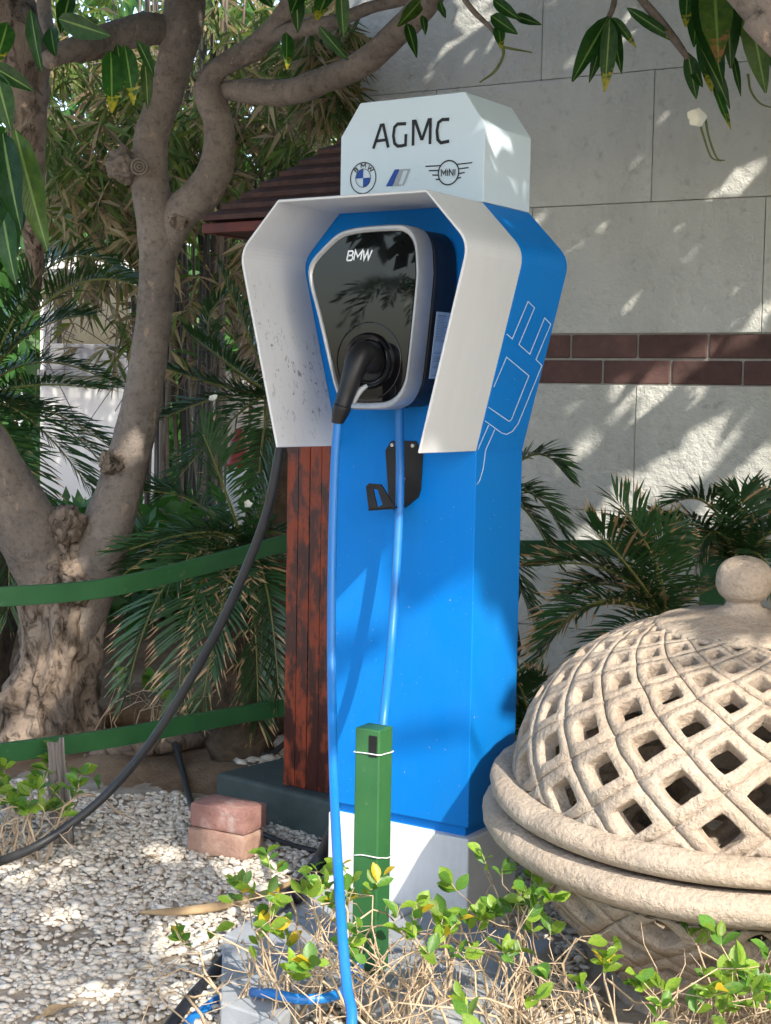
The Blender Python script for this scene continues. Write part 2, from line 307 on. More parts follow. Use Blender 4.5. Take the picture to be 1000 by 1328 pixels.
# ------------------------------------------------------------------ ground
def sheet(name, pts, z, mat, kind='structure'):
    return tag(mesh(name, [(p[0], p[1], z) for p in pts], [tuple(range(len(pts)))], mat), kind=kind)
sheet('ground', [(-900, -900), (900, -900), (900, 900), (-900, 900)], -.03, M['ground'])
def grid(name, x0, x1, y0, y1, nx, ny, hf, mat):
    v = []; f = []
    for j in range(ny + 1):
        for i in range(nx + 1):
            x = x0 + (x1 - x0) * i / nx; y = y0 + (y1 - y0) * j / ny; v.append((x, y, hf(x, y)))
    for j in range(ny):
        for i in range(nx):
            a = j * (nx + 1) + i; f.append((a, a + 1, a + nx + 2, a + nx + 1))
    return tag(mesh(name, v, f, mat, smooth=True), kind='structure')
def sedge(x): return 4.52 + .12 * math.sin(x * 3.1) - .10 * x + .10 * noise.noise(Vector((x * 4, 1, 0)))
def sh(x, y):
    t = max(0, min(1, (y - sedge(x)) / .35)); e = 1 if y < 7.6 else 0
    return -.012 + t * (.035 + .05 * noise.fractal(Vector((x * 1.8, y * 1.8, 3)), 1, 2, 4) + .02 * noise.fractal(Vector((x * 9, y * 9, 0)), 1, 2, 3)) + max(0, y - 5.2) * .05
grid('soil_bed', -4, 3.2, 4.1, 9.8, 150, 110, sh, M['soil'])
grid('gravel_bed', -3.2, 2.6, 1.9, 4.9, 60, 40, lambda x, y: .001 + .006 * noise.noise(Vector((x * 4, y * 4, 0))), M['gravel_base'])
# loose pebbles
def ico(sub=1):
    bm = bmesh.new(); bmesh.ops.create_icosphere(bm, subdivisions=sub, radius=1); v = np.array([p.co[:] for p in bm.verts]); f = np.array([[q.index for q in p.verts] for p in bm.faces]); bm.free(); return v, f
iv, itf = ico(2); iv1, itf1 = ico(1)
def pebbles(name, n, xr, yr, keep, size, zf, sub=False, parent=None):
    bv, bf = (iv, itf) if sub else (iv1, itf1); V = []; T = []; R = []; k = 0
    while k < n:
        x = RNG.uniform(*xr); y = RNG.uniform(*yr)
        if not keep(x, y): n -= 1; continue
        s = size * math.exp(RNG.normal(0, .28)); sc = np.array([s * RNG.uniform(.9, 1.5), s * RNG.uniform(.7, 1.05), s * RNG.uniform(.35, .65)])
        p = bv * (1 + RNG.uniform(-.16, .16, (len(bv), 1))) * sc
        a, b = RNG.uniform(0, 6.28), RNG.normal(0, .35); c_, s_ = math.cos(b), math.sin(b)
        p = p @ np.array([[1, 0, 0], [0, c_, -s_], [0, s_, c_]]); c_, s_ = math.cos(a), math.sin(a); p = p @ np.array([[c_, -s_, 0], [s_, c_, 0], [0, 0, 1]])
        p += [x, y, zf(x, y) + s * RNG.uniform(.1, .55)]
        V.append(p); T.append(bf + len(bv) * k); R.append(np.full(len(bv), RNG.uniform())); k += 1
    o = npmesh(name, np.vstack(V), np.vstack(T), M['pebble'], parent, smooth=True); vattr(o.data, 'rnd', np.hstack(R)); return o
def gk(x, y):
    if y > sedge(x) + .05 + .15 * noise.noise(Vector((x * 7, y * 7, 2))): return False
    l = CH_I @ Vector((x, y, 0))
    if noise.fractal(Vector((x * 3.2, y * 3.2, 7)), 1, 2, 3) > .30 and RNG.uniform() < .5: return False
    return not (-.19 < l.x < .19 and 0 < l.y < .21)
o = pebbles('gravel', 31000, (-1.45, .45), (2.6, 4.75), gk, .0076, lambda x, y: .004); tag(o, 'pale cream gravel spread over the ground', 'gravel', kind='stuff')
o = pebbles('gravel', 1300, (-.48, -.12), (4.65, 5.3), lambda x, y: (x + .3) ** 2 / .03 + (y - 4.95) ** 2 / .08 < 1, .013, lambda x, y: .03); tag(o, 'small heap of grey stones under the drooping fronds', 'gravel', kind='stuff')

# ------------------------------------------------------------------ block wall with brick band
WA = rad(-29.5); WY = 6.0; WM = Matrix.Translation((0, WY, 0)) @ Matrix.Rotation(WA, 4, 'Z'); WI = WM.inverted()
def onwall(px, py):
    o = WI @ CAM; d = WI.to_3x3() @ ray(px, py); return o + d * (-o.y / d.y)
wall = empty('block_wall', WM.translation, WA); tag(wall, 'grey rendered block wall with a brown brick band behind the charger', 'wall')
uL = onwall(443, 150).x; uR = 4.2
zs_ = [0.0, onwall(700, 811).z, onwall(700, 658).z, onwall(720, 498).z]
zb2 = onwall(720, 433).z; zc = onwall(692, 269.3).z; zd = onwall(692, 105).z
rows = [(-.05, zs_[1], 823), (zs_[1], zs_[2], 670), (zs_[2], zs_[3], 823), (zb2, zc, 990), (zc, zd, 842), (zd, 2 * zd - zc, 696), (2 * zd - zc, 3 * zd - 2 * zc, 842)]
bl = (onwall(990, 340).x - onwall(696, 60).x)
for z0, z1, jx in rows:
    j0 = onwall(jx, 340 if jx != 823 else 580).x; u = j0 - math.ceil((j0 - uL) / bl) * bl
    while u < uR:
        a, b = max(u, uL) + .0014, min(u + bl, uR) - .0014
        if b - a > .03: box('block', (a, b, random.uniform(-.002, .002),   .1, z0 + .0014, z1 - .0014), M['wall'], wall, WM, .002)
        u += bl
zm = (zs_[3] + zb2) / 2; bw = onwall(826, 440).x - onwall(739, 440).x
for z0, z1, jx in ((zs_[3], zm, 781), (zm, zb2, 739)):
    j0 = onwall(jx, 460).x; u = j0 - math.ceil((j0 - uL) / bw) * bw
    while u < uR:
        a, b = max(u, uL) + .004, min(u + bw, uR) - .004
        if b - a > .03: box('brick', (a, b, .004 + random.uniform(-.002, .003), .1, z0 + .004, z1 - .004), M['brick'], wall, WM, .005)
        u += bw
box('mortar_core', (uL + .004, uR, .013, .22, -.2, rows[-1][1] - .01), M['joint'], wall, WM, 0)

# ------------------------------------------------------------------ charging pillar
HT, HH, HW, hw, D, E_ = .1376, .1897, .2958, .1868, .2117, .2334
zh2, zh1, zt, zs, zk = 1.62, 1.5465, 1.3793, 1.2697, .8404
pil = empty('charging_pillar', (0.0408, 3.4661, 0), rad(-33.366))
tag(pil, 'blue and white electric car charging pillar with a white hood and AGMC sign', 'charging station')
poly = fillet([(-hw, 0), (hw, 0), (hw, zk), (HW, zs), (HH, zt), (-HH, zt), (-HW, zs), (-hw, zk)], (3, 6), .035)
body = prism('blue_body', poly, 0, D, M['blue'], pil, CH_M, .002)
path = fillet([(-hw, zk), (-HW, zs), (-HH, zt), (HH, zt), (HW, zs), (hw, zk)], (1, 4), .035); path = [path[0]] + path[1:]
th = .006; inn = []
for i, p in enumerate(path):
    a = Vector(path[max(i - 1, 0)]); c = Vector(path[min(i + 1, len(path) - 1)]); t = (c - a).normalized(); nn = Vector((t.y, -t.x)); inn.append((p[0] + nn.x * th, p[1] + nn.y * th))
np_ = len(path); v = []; f = []
for y in (-E_, -.001):
    v += [CH_M @ Vector((x, y, z)) for x, z in path] + [CH_M @ Vector((x, y, z)) for x, z in inn]
for i in range(np_ - 1):
    o_, i_, ob, ib = i, np_ + i, 2 * np_ + i, 3 * np_ + i
    f += [(o_, o_ + 1, ob + 1, ob), (i_, ib, ib + 1, i_ + 1), (o_, i_, i_ + 1, o_ + 1), (ob, ob + 1, ib + 1, ib)]
for i in (0, np_ - 1): f.append((i, 2 * np_ + i, 3 * np_ + i, np_ + i))
bm = bmesh.new(); bv = [bm.verts.new(CH_I @ p) for p in v]
for q in f: bm.faces.new([bv[i] for i in q])
bmesh.ops.recalc_face_normals(bm, faces=bm.faces); me = bpy.data.meshes.new('hood'); bm.to_mesh(me); bm.free(); me.materials.append(M['hood'])
hood = link('hood', me, pil, False); hood.location = (0, 0, ZB); bev(hood, .0025, 3); tag(hood, 'white sheet hood with scratched inner left cheek')
head = prism('header', [(-HH, zt + .001), (HH, zt + .001), (HH, zh1), (HT, zh2), (-HT, zh2), (-HH, zh1)], .0005, D, M['sign_white'], pil, CH_M, .002)
box('plinth', (-.192, .192, -.006, D + .006, -ZB - .02, -.024), M['plinth'], pil, CH_M, .004)
box('recess', (-.172, .172, .014, D - .014, -.03, .004), M['blue'], pil, CH_M, 0)

def strip2d(pts, w, closed=False):       # a flat stroke of even width through 2-D points
    P = [Vector(p) for p in pts]; n_ = len(P); L = []; R = []
    for i in range(n_):
        a = P[i - 1] if (i > 0 or closed) else None; b = P[(i + 1) % n_] if (i < n_ - 1 or closed) else None
        d1 = (P[i] - a).normalized() if a is not None else None; d2 = (b - P[i]).normalized() if b is not None else None
        d1 = d1 or d2; d2 = d2 or d1; n1 = Vector((-d1.y, d1.x)); n2 = Vector((-d2.y, d2.x)); m_ = n1 + n2
        if m_.length < .2: m_ = n1
        m_.normalize(); k = w / 2 / max(.30, m_.dot(n1)); L.append(P[i] + m_ * k); R.append(P[i] - m_ * k)
    v = L + R; f = [(i, n_ + i, n_ + (i + 1) % n_, (i + 1) % n_) for i in range(n_ if closed else n_ - 1)]
    return v, f
def decal(name, shapes, frame, mat, parent, th=.0012):    # shapes: (verts2d, faces) merged, laid on a plane frame (2d -> world)
    V, Fc = merge(shapes); bm = bmesh.new(); bv = [bm.verts.new(frame(p)) for p in V]
    for q in Fc:
        try: bm.faces.new([bv[i] for i in q])
        except ValueError: pass
    nrm = (frame(Vector((0, 0)), th) - frame(Vector((0, 0)), 0)).normalized()
    bm.normal_update()
    for fc in bm.faces:
        if fc.normal.dot(nrm) < 0: fc.normal_flip()
    me = bpy.data.meshes.new(name); bm.to_mesh(me); bm.free(); me.materials.append(mat); return link(name, me, parent)
def front(y0):
    return lambda p, h=0: CH_M @ Vector((p.x, y0 - h, p.y))
SF = front(-.0012)
def l2(px, py, y=0): q = onloc(px, py, y); return Vector((q.x, q.z))
def ell(cx, cz, r, a0=0, a1=2 * math.pi, n=28): return [Vector((cx + r * math.cos(a0 + (a1 - a0) * i / n), cz + r * math.sin(a0 + (a1 - a0) * i / n))) for i in range(n + 1)]
A_ = lambda L: [l2(*p) for p in L]
sw = .0073
decal('lettering', [strip2d(A_([(484.5, 193), (494.5, 162.5), (497.5, 162.2), (504, 191.5)]), sw), strip2d(A_([(488.5, 183), (500.5, 181.5)]), sw * .9),
    strip2d(A_([(527, 160.5), (516, 161), (512, 165), (510.5, 176), (512, 186), (516, 189.5), (521, 189.3), (526.3, 188), (526.8, 174)]), sw),
    strip2d(A_([(536, 189), (536.5, 157.5), (539, 157.3), (546.8, 180), (548.2, 180), (556.5, 155.5), (558.6, 155.3), (558, 187)]), sw),
    strip2d(A_([(583, 154.8), (574, 155.2), (569, 159), (567, 170), (568, 181), (572, 185.3), (583, 183.2)]), sw)], SF, M['black_print'], head)
def letters(txt, c, h, w_, sw, rot=0, slant=0, gap=.25):
    G = {'B': [[(0, 0), (0, 1), (.7, 1), (.9, .8), (.75, .55), (0, .52)], [(.75, .52), (1, .3), (.8, 0), (0, 0)]], 'M': [[(0, 0), (0, 1), (.5, .35), (1, 1), (1, 0)]],
         'W': [[(0, 1), (.25, .05), (.5, .9), (.75, .05), (1, 1)]], 'I': [[(.5, 0), (.5, 1)]], 'N': [[(0, 0), (0, 1), (1, 0), (1, 1)]]}
    out = []; adv = []; x = 0
    for ch in txt: wd = {'I': .35, 'M': 1.2, 'W': 1.5}.get(ch, 1); adv.append((ch, x, wd)); x += wd + gap
    tot = x - gap
    for ch, x0, wd in adv:
        for s_ in G[ch]:
            P = []
            for a, b in s_:
                q = Vector(((x0 + a * wd - tot / 2) * w_ + slant * (b - .5) * h, (b - .5) * h)); P.append(Vector((q.x * math.cos(rot) - q.y * math.sin(rot) + c.x, q.x * math.sin(rot) + q.y * math.cos(rot) + c.y)))
            out.append(strip2d(P, sw))
    return out
c = l2(471.3, 231); R1 = .0350; R2 = .0205
emb = decal('roundel', [strip2d(ell(c.x, c.y, R1)[:-1], .0024, True), strip2d(ell(c.x, c.y, R2)[:-1], .0014, True)] + letters('B', c + Vector((-.0195, .0195)), .009, .008, .002, rad(42)) + letters('M', c + Vector((0, .0276)), .0095, .010, .002) + letters('W', c + Vector((.0195, .0195)), .009, .010, .002, rad(-42)), SF, M['black_print'], head)
def sector(cx, cz, r, a0, a1, n=10): P = [Vector((cx, cz))] + ell(cx, cz, r, a0, a1, n); return P, [tuple(range(len(P)))]
decal('roundel_quadrant', [sector(c.x, c.y, R2 - .001, math.pi / 2, math.pi)], SF, M['blue_print'], head)
decal('roundel_quadrant', [sector(c.x, c.y, R2 - .001, -math.pi / 2, 0)], SF, M['blue_print'], head)
Q = lambda L: (A_([(440 + x / 5, 140 + y / 5) for x, y in L]), [tuple(range(len(L)))])
decal('stripe_emblem', [Q([(304, 509), (362, 399), (392, 398), (346, 508)])], SF, M['blue_print'], head)
decal('stripe_emblem', [Q([(350, 508), (396, 398), (464, 394), (459, 404), (418, 406), (386, 497), (408, 496), (404, 505)]), Q([(408, 505), (446, 404), (462, 402), (420, 503)])], SF, M['grey_print'], head)
c2 = l2(582, 224); wings = [strip2d(ell(c2.x, c2.y, .0262)[:-1], .0030, True)]
for k in range(4):
    z = c2.y + .0165 - k * .0100
    for s_ in (-1, 1):
        xin = math.sqrt(max(1e-6, .0262 ** 2 - (z - c2.y) ** 2)) + .0005; xo = .0600 - k * .0092
        wings.append(strip2d([Vector((c2.x + s_ * xin, z)), Vector((c2.x + s_ * xo, z + .0012))], .0026))
decal('winged_emblem', wings + letters('MINI', c2, .0135, .0095, .0022, 0, 0, .3), SF, M['black_print'], head)
# plug drawing on the right flank
fn = Vector((zs - zk, 0, -(HW - hw))).normalized()
def flk(p, h=0):
    q = onplane(p.x, p.y, (hw, 0, zk), fn); q.y = max(q.y, .003); return CH_M @ (q + fn * (.0012 + h))
def flks(pts, closed=False):
    Z = lambda L: [Vector((590 + x * 170 / 806, 360 + y * 170 / 806)) for x, y in L]
    return strip2d(Z(pts), 1.15, closed)
decal('plug_drawing', [flks([(316, 346), (350, 376), (447, 146), (487, 185), (391, 411), (458, 470), (549, 247), (587, 286), (496, 503), (532, 540), (412, 835), (385, 900), (350, 945), (315, 963), (285, 955), (182, 880)]),
    flks([(236, 672), (315, 488), (452, 603), (345, 872), (333, 883), (320, 876), (203, 796)]), flks([(205, 905), (150, 1030), (138, 1060)]), flks([(243, 932), (186, 1060)])], flk, M['line_print'], body)
def side(p, h=0):
    q = onplane(p.x, p.y, (hw, 0, 0), Vector((1, 0, 0))); q.y = max(q.y, .002); return CH_M @ (q + Vector((.0012 + h, 0, 0)))
decal('plug_drawing', [flks([(186, 1062), (180, 1110), (170, 1180), (150, 1245), (130, 1275)])], side, M['line_print'], body)
box('flank_seam', (hw + .0002, hw + .0010, .002, D - .002, zk - .004, zk - .0025), M['blue'], body, CH_M, 0)
# cable hook
HKY = -.004
Zh = lambda L, y: [l2(420 + a / 5, 540 + b / 5, y) for a, b in L]
hk = prism('cable_hook', [(p.x, p.y) for p in Zh([(398, 220), (438, 158), (595, 160), (640, 238), (628, 470), (612, 525), (530, 590), (440, 605), (418, 515)], HKY)][::-1], HKY, -.0005, M['black_plastic'], pil, CH_M, .0008)
tipP = Zh([(272, 455), (292, 434), (370, 441), (400, 490), (462, 592), (292, 612)], -.085)
tipH = Zh([(318, 474), (335, 470), (350, 478), (382, 572), (345, 590), (338, 560)], -.085)
vv = [CH_M @ Vector((p.x, y, p.y)) for y in (-.085, -.081) for p in tipP + tipH]; ff = []
for i in range(6):
    j = (i + 1) % 6; ff += [(i, j, 6 + j, 6 + i), (12 + i, 18 + i, 18 + j, 12 + j), (i, 12 + i, 12 + j, j), (6 + i, 6 + j, 18 + j, 18 + i)]
bm = bmesh.new(); bvs = [bm.verts.new(p) for p in vv]
for q in ff: bm.faces.new([bvs[i] for i in q])
bmesh.ops.recalc_face_normals(bm, faces=bm.faces); me = bpy.data.meshes.new('hook_tip'); bm.to_mesh(me); bm.free(); me.materials.append(M['black_plastic']); link('hook_tip', me, hk)
a = Zh([(292, 612), (462, 598)], -.083); b = Zh([(440, 603), (560, 575)], -.003)
mesh('hook_arm', [CH_M @ Vector((p.x, y, p.y + dz)) for dz in (0, .004) for p, y in ((a[0], -.085), (a[1], -.085), (b[1], -.003), (b[0], -.003))], [(3, 2, 1, 0), (4, 5, 6, 7), (0, 1, 5, 4), (1, 2, 6, 5), (2, 3, 7, 6), (3, 0, 4, 7)], M['black_plastic'], hk)
for sx, sy in ((447, 186), (580, 190), (517, 403)):
    p = Zh([(sx, sy)], HKY)[0]; v, f = tubegeo([CH_M @ Vector((p.x, HKY - .004, p.y)), CH_M @ Vector((p.x, HKY, p.y))], [.0042, .0055], 12); mesh('screw', v, f, M['steel'], hk)

# ------------------------------------------------------------------ wall charger box
WBY = -.150
wb = empty('wall_charger', CH_M @ Vector((0, 0, zk)), rad(-33.366)); tag(wb, 'black glass faced wall charging box with silver rim inside the white hood', 'charger')
out = [(398.8, 352), (401, 342), (409, 330), (434, 305), (452, 297), (478, 293), (515, 291), (527, 293), (536, 301), (541.5, 316), (543, 340), (542.5, 368), (531, 478), (526, 503), (517, 520), (506, 528), (493, 531), (458, 531), (448, 526), (440, 516), (432, 498), (412, 412), (401, 370)]
o2 = crs([(*l2(x, y, WBY), ) for x, y in out] + [(*l2(*out[0], WBY), )], 3)[:-1]; o2 = [Vector(p) for p in o2]; cen = sum(o2, Vector((0, 0))) / len(o2)
def ringpoly(k, dx=0, dz=0): return [cen + (p - cen) * k + Vector((dx, dz)) for p in o2]
def loft(name, rings, mat, parent, capf=True, capb=True, smooth=True):
    v = []; f = []; n_ = len(rings[0][0])
    for poly_, y in rings: v += [CH_M @ Vector((p.x, y, p.y)) for p in poly_]
    for r_ in range(len(rings) - 1):
        for i in range(n_): j = (i + 1) % n_; f.append((r_ * n_ + i, r_ * n_ + j, (r_ + 1) * n_ + j, (r_ + 1) * n_ + i))
    if capf: f.append(tuple(range(n_ - 1, -1, -1)))
    if capb: f.append(tuple(range((len(rings) - 1) * n_, len(rings) * n_)))
    bm = bmesh.new(); bvs = [bm.verts.new(p) for p in v]
    for q in f: bm.faces.new([bvs[i] for i in q])
    bmesh.ops.recalc_face_normals(bm, faces=bm.faces); me = bpy.data.meshes.new(name); bm.to_mesh(me); bm.free(); me.materials.append(mat)
    o = link(name, me, parent)
    if smooth: me.polygons.foreach_set('use_smooth', [True] * len(me.polygons)); es = o.modifiers.new('split', 'EDGE_SPLIT'); es.split_angle = rad(40)
    return o
loft('silver_rim', [(ringpoly(.925), WBY + .012), (ringpoly(.93), WBY + .004), (ringpoly(.955), WBY), (ringpoly(.985), WBY), (ringpoly(1), WBY + .004), (ringpoly(1.0), WBY + .058), (ringpoly(.98), WBY + .060)], M['silver'], wb, False, True)
loft('glass_front', [(ringpoly(.925), WBY + .013), (ringpoly(.92), WBY + .0035)][::-1], M['glass'], wb, True, False)
loft('housing', [(ringpoly(.97, .008), WBY + .061), (ringpoly(.97, .012), -.012), (ringpoly(.94, .012), -.002)], M['dark_box'], wb)
# rating label on the housing's right flank
i0 = min(range(len(o2)), key=lambda i: (o2[i] - l2(539, 395, WBY)).length); i1 = min(range(len(o2)), key=lambda i: (o2[i] - l2(529, 490, WBY)).length)
R_ = ringpoly(.97, .0135); pa, pb = R_[i0], R_[i1]
def lab(p, h=0):     # p.x 0..1 depth, p.y 0..1 height
    e = pb.lerp(pa, p.y); return CH_M @ Vector((e.x + .0015 + h, WBY + .066 + (-.012 - WBY - .066 - .004) * p.x, e.y))
lb = mesh('rating_label', [lab(Vector(q), h) for h in (0, .0008) for q in ((0, 0), (1, 0), (1, 1), (0, 1))], [(0, 1, 2, 3), (7, 6, 5, 4), (0, 4, 5, 1), (1, 5, 6, 2), (2, 6, 7, 3), (3, 7, 4, 0)], M['label'], wb)
bm = bmesh.new(); bm.from_mesh(lb.data); bmesh.ops.recalc_face_normals(bm, faces=bm.faces); bm.to_mesh(lb.data); bm.free()
tl = []
for k in range(40):
    z = .96 - k * .0235; 
    if .40 < z < .55 or random.random() < .1: continue
    w_ = random.uniform(.35, .8) if k > 2 else .5; hgt = .007 if k > 1 else .014; x0 = .1 if z > .3 else random.choice((.1, .3))
    tl.append(([Vector((x0, z)), Vector((x0 + w_, z)), Vector((x0 + w_, z + hgt)), Vector((x0, z + hgt))], [(0, 1, 2, 3)]))
decal('label_text', tl, lambda p, h=0: lab(p, .0014 + h), M['print_dim'], lb)
decal('lettering', letters('BMW', l2(465.5, 331, WBY), .0200, .0150, .0034, 0, .22, .22), front(WBY + .0022), M['white_print'], wb)
# socket collar
sc0 = l2(477, 468, WBY)
def circ(r, n=40, dz=0, sx=1): return [Vector((sc0.x + r * sx * math.cos(2 * math.pi * i / n), sc0.y + dz + r * math.sin(2 * math.pi * i / n))) for i in range(n)]
loft('socket_collar', [(circ(.062), WBY + .006), (circ(.061), WBY - .004), (circ(.056), WBY - .010), (circ(.047), WBY - .006), (circ(.042), WBY + .003)], M['glass'], wb, False, False)
loft('socket_ring', [(circ(.0845), WBY + .004), (circ(.0845), WBY + .002), (circ(.083), WBY + .0015), (circ(.0822), WBY + .004)], M['glass'], wb, False, False)
loft('socket', [(circ(.043), WBY + .0025), (circ(.030), WBY + .002)], M['black_plastic'], wb, True, False)
# ------------------------------------------------------------------ charging cable and plug
cab = empty('charging_cable', CH_M @ Vector((0, -.2, 0))); tag(cab, 'blue charging cable looping from the wall box to its black plug', 'cable')
def lw(px, py, y): return CH_M @ onloc(px, py, y)
pk = [(*lw(484, 472, WBY + .002), .025), (*lw(479, 464, WBY - .02), .026), (*lw(472, 458, WBY - .040), .0268), (*lw(465, 465, WBY - .058), .0262), (*lw(458, 484, WBY - .072), .0235), (*lw(449, 511, WBY - .083), .0192), (*lw(443, 529, WBY - .09), .0182)]
plug = tube('plug', pk, None, M['black_plastic'], cab, n=20, per=6)
tube('grip_rib', [(*lw(476, 500, WBY - .05), .004), (*lw(466, 508, WBY - .062), .0065), (*lw(458, 524, WBY - .07), .004)], None, M['grey_print'], plug, n=8)
tube('boot', [(*lw(444.5, 526, WBY - .0895), .0196), (*lw(442, 533, WBY - .091), .0192), (*lw(438.5, 545, WBY - .094), .0140), (*lw(438, 548, WBY - .094), .0135)], None, M['black_plastic'], plug, n=18, per=3)
P0 = lw(439, 540, WBY - .093); Yp = P0.y
cr_ = .0098
hang = [tuple(P0)] + [tuple(at(x, y, Y)) for x, y, Y in ((434.5, 600, Yp - .01), (431, 720, Yp - .04), (430, 850, Yp - .09), (432.5, 1000, Yp - .24), (437, 1100, Yp - .42), (443, 1200, Yp - .58), (450, 1280, Yp - .68), (456, 1330, Yp - .74))]
e = Vector(hang[-1]); loop_ = [(e.x - .02, e.y - .10, .035), (e.x - .10, e.y - .2, .0105), (e.x - .22, e.y - .16, .0105)]
l3 = [tuple(gr(x, y, .012)) for x, y in ((242, 1345), (262, 1312), (300, 1290))] + [tuple(gr(x, y, .085)) for x, y in ((345, 1288), (400, 1296), (450, 1280))]
up = [tuple(at(478, 1210, 3.16)), tuple(at(484, 1100, 3.14)), tuple(at(491, 1000, 3.15)), tuple(at(499, 920, 3.18))] + [tuple(lw(x, y, yy)) for x, y, yy in ((508, 830, -.13), (514, 740, -.085), (518, 660, -.062), (519, 600, -.055), (518, 560, -.06), (518, 528, -.07), (519, 505, -.075))]
tube('cable', hang + loop_ + l3 + up, cr_, M['rubber_blue'], cab, n=12, per=8)
box('cable_gland', (-.014, .014, -.014, .014, -.012, .02), M['black_plastic'], wb, Matrix.Translation(lw(519, 522, -.072)) @ Matrix.Rotation(rad(-33), 4, 'Z'), .003)

# ------------------------------------------------------------------ wooden shelter behind the charger
RZ = rad(-33.366)
foot = empty('concrete_footing', gr(357, 1068, 0), RZ); tag(foot, 'dark green painted concrete footing under the lacquered timber post', 'footing')
fa, fb = gr(279, 1052, 0), gr(431, 1094, 0); fd = (fb - fa).normalized(); fa2 = math.atan2(fd.y, fd.x)
FM = Matrix.Translation(fa) @ Matrix.Rotation(fa2, 4, 'Z')
o = box('footing_block', (0, .62, 0, .62, -.05, .115), M['footing'], foot, FM, .012)
sheltr = empty('timber_shelter', at(400, 1030, 4.5), RZ); tag(sheltr, 'dark timber shelter with slatted pyramid roof and red lacquered post', 'shelter')
pfl = gr(367.5, 1018, .115); PM = Matrix.Translation(pfl) @ Matrix.Rotation(RZ, 4, 'Z')
ztop = at(330, 306, pfl.y - .1).z - .02
for k, (a, b) in enumerate(((0, .038), (.040, .078), (.080, .118), (.120, .158))):
    box('post_board', (a, b, -random.uniform(0, .003), .02, .001, ztop - .115), M['lacquer'], sheltr, PM, .002)
box('post_core', (.001, .157, .0205, .155, .001, ztop - .116), M['lacquer'], sheltr, PM, .003)
rc = at(262, 297, pfl.y - .12)            # front-left corner of the eaves
RM = Matrix.Translation(rc) @ Matrix.Rotation(RZ, 4, 'Z'); RW = .66; nsl = 9; APZ = .285
box('fascia', (0, RW, 0, .02, -.012, .014), M['fascia'], sheltr, RM, .002); box('fascia', (0, .02, .022, RW, -.012, .014), M['fascia'], sheltr, RM, .002); box('fascia', (RW - .02, RW, .022, RW, -.012, .014), M['fascia'], sheltr, RM, .002)
for s_ in range(nsl):                      # each slat of each roof side
    t0, t1 = s_ / nsl, (s_ + 1.25) / nsl; t1 = min(t1, 1)
    for k in range(3):
        def rp(x, t, dz): 
            q = Vector((RW / 2 + (x - RW / 2) * (1 - t), RW / 2 * t, .016 + t * APZ + dz)) - Vector((RW / 2, RW / 2, 0)); q = Matrix.Rotation(-k * math.pi / 2, 4, 'Z') @ q; return RM @ (q + Vector((RW / 2, RW / 2, 0)))
        v = [rp(0, t0, .019), rp(RW, t0, .019), rp(RW, t1, .003), rp(0, t1, .003), rp(0, t0, .006), rp(RW, t0, .006), rp(RW, t1, -.010), rp(0, t1, -.010)]
        mesh('roof_slat', v, [(0, 1, 2, 3), (7, 6, 5, 4), (0, 4, 5, 1), (1, 5, 6, 2), (2, 6, 7, 3), (3, 7, 4, 0)], M['roofwood'], sheltr)
box('ceiling_board', (.03, RW - .03, .03, RW - .03, -.010, .004), M['roofwood'], sheltr, RM, 0)

# ------------------------------------------------------------------ green timber fence, post, pavers, slab
fen = empty('timber_fence', at(200, 960, 4.6)); tag(fen, 'green painted timber rail fence running behind the charger and past the tree', 'fence')
def rail(pts, hgt, thk, parent, name='rail'):
    c = crs([tuple(p) for p in pts], 8); v = []; f = []
    for i, p in enumerate(c):
        t = c[min(i + 1, len(c) - 1)] - c[max(i - 1, 0)]; nrm = Vector((t[1], -t[0], 0)).normalized(); p = Vector(p)
        v += [p + nrm * thk / 2 + Vector((0, 0, s * hgt / 2)) for s in (1, -1)] + [p - nrm * thk / 2 + Vector((0, 0, s * hgt / 2)) for s in (-1, 1)]
    for i in range(len(c) - 1):
        for k in range(4): a = i * 4 + k; b = i * 4 + (k + 1) % 4; f.append((a, b, b + 4, a + 4))
    f += [(3, 2, 1, 0), tuple(len(c) * 4 - 4 + k for k in range(4))]
    return bev(mesh(name, v, f, M['green'], parent), .002)
rail([at(-160, 782, 3.9), at(0, 774, 4.05), at(140, 762, 4.25), at(260, 734, 4.5), at(375, 703, 4.75), at(430, 690, 4.85)], .052, .02, fen)
rail([at(-160, 1003, 3.75), at(0, 977, 4.0), at(140, 958, 4.25), at(260, 936, 4.5), at(375, 916, 4.75), at(430, 908, 4.85)], .052, .02, fen)
rail([at(640, 711, 5.25), at(760, 711, 5.0), at(930, 711, 4.75), at(1100, 712, 4.5)], .054, .02, fen)
pp = at(924, 742, 4.78); box('post', (-.04, .04, -.0, .08, -.4 - pp.z + .4, .11), M['green'], fen, Matrix.Translation(pp) @ Matrix.Rotation(rad(-25), 4, 'Z'), .004)
pl_ = gr(-90, 1030, 0); box('post', (-.035, .035, -.035, .035, 0, .8), M['green'], fen, Matrix.Translation(pl_ + Vector((0, .12, 0))) @ Matrix.Rotation(rad(20), 4, 'Z'), .004)
gp = at(484, 940, 3.04); gpo = empty('green_post', (gp.x, gp.y, 0)); tag(gpo, 'short square green timber post wrapped with white wire in front of the pillar', 'post')
GM = Matrix.Translation((gp.x, gp.y, 0)) @ Matrix.Rotation(rad(-30), 4, 'Z'); gz = at(484, 943, 3.04).z
box('shaft', (-.028, .028, -.022, .03, -.05, gz), M['green'], gpo, GM, .003, jit=.001)
box('worn_patch', (.004, .0225, -.0238, -.0215, gz - .055, gz - .012), M['black_plastic'], gpo, GM, .0008)
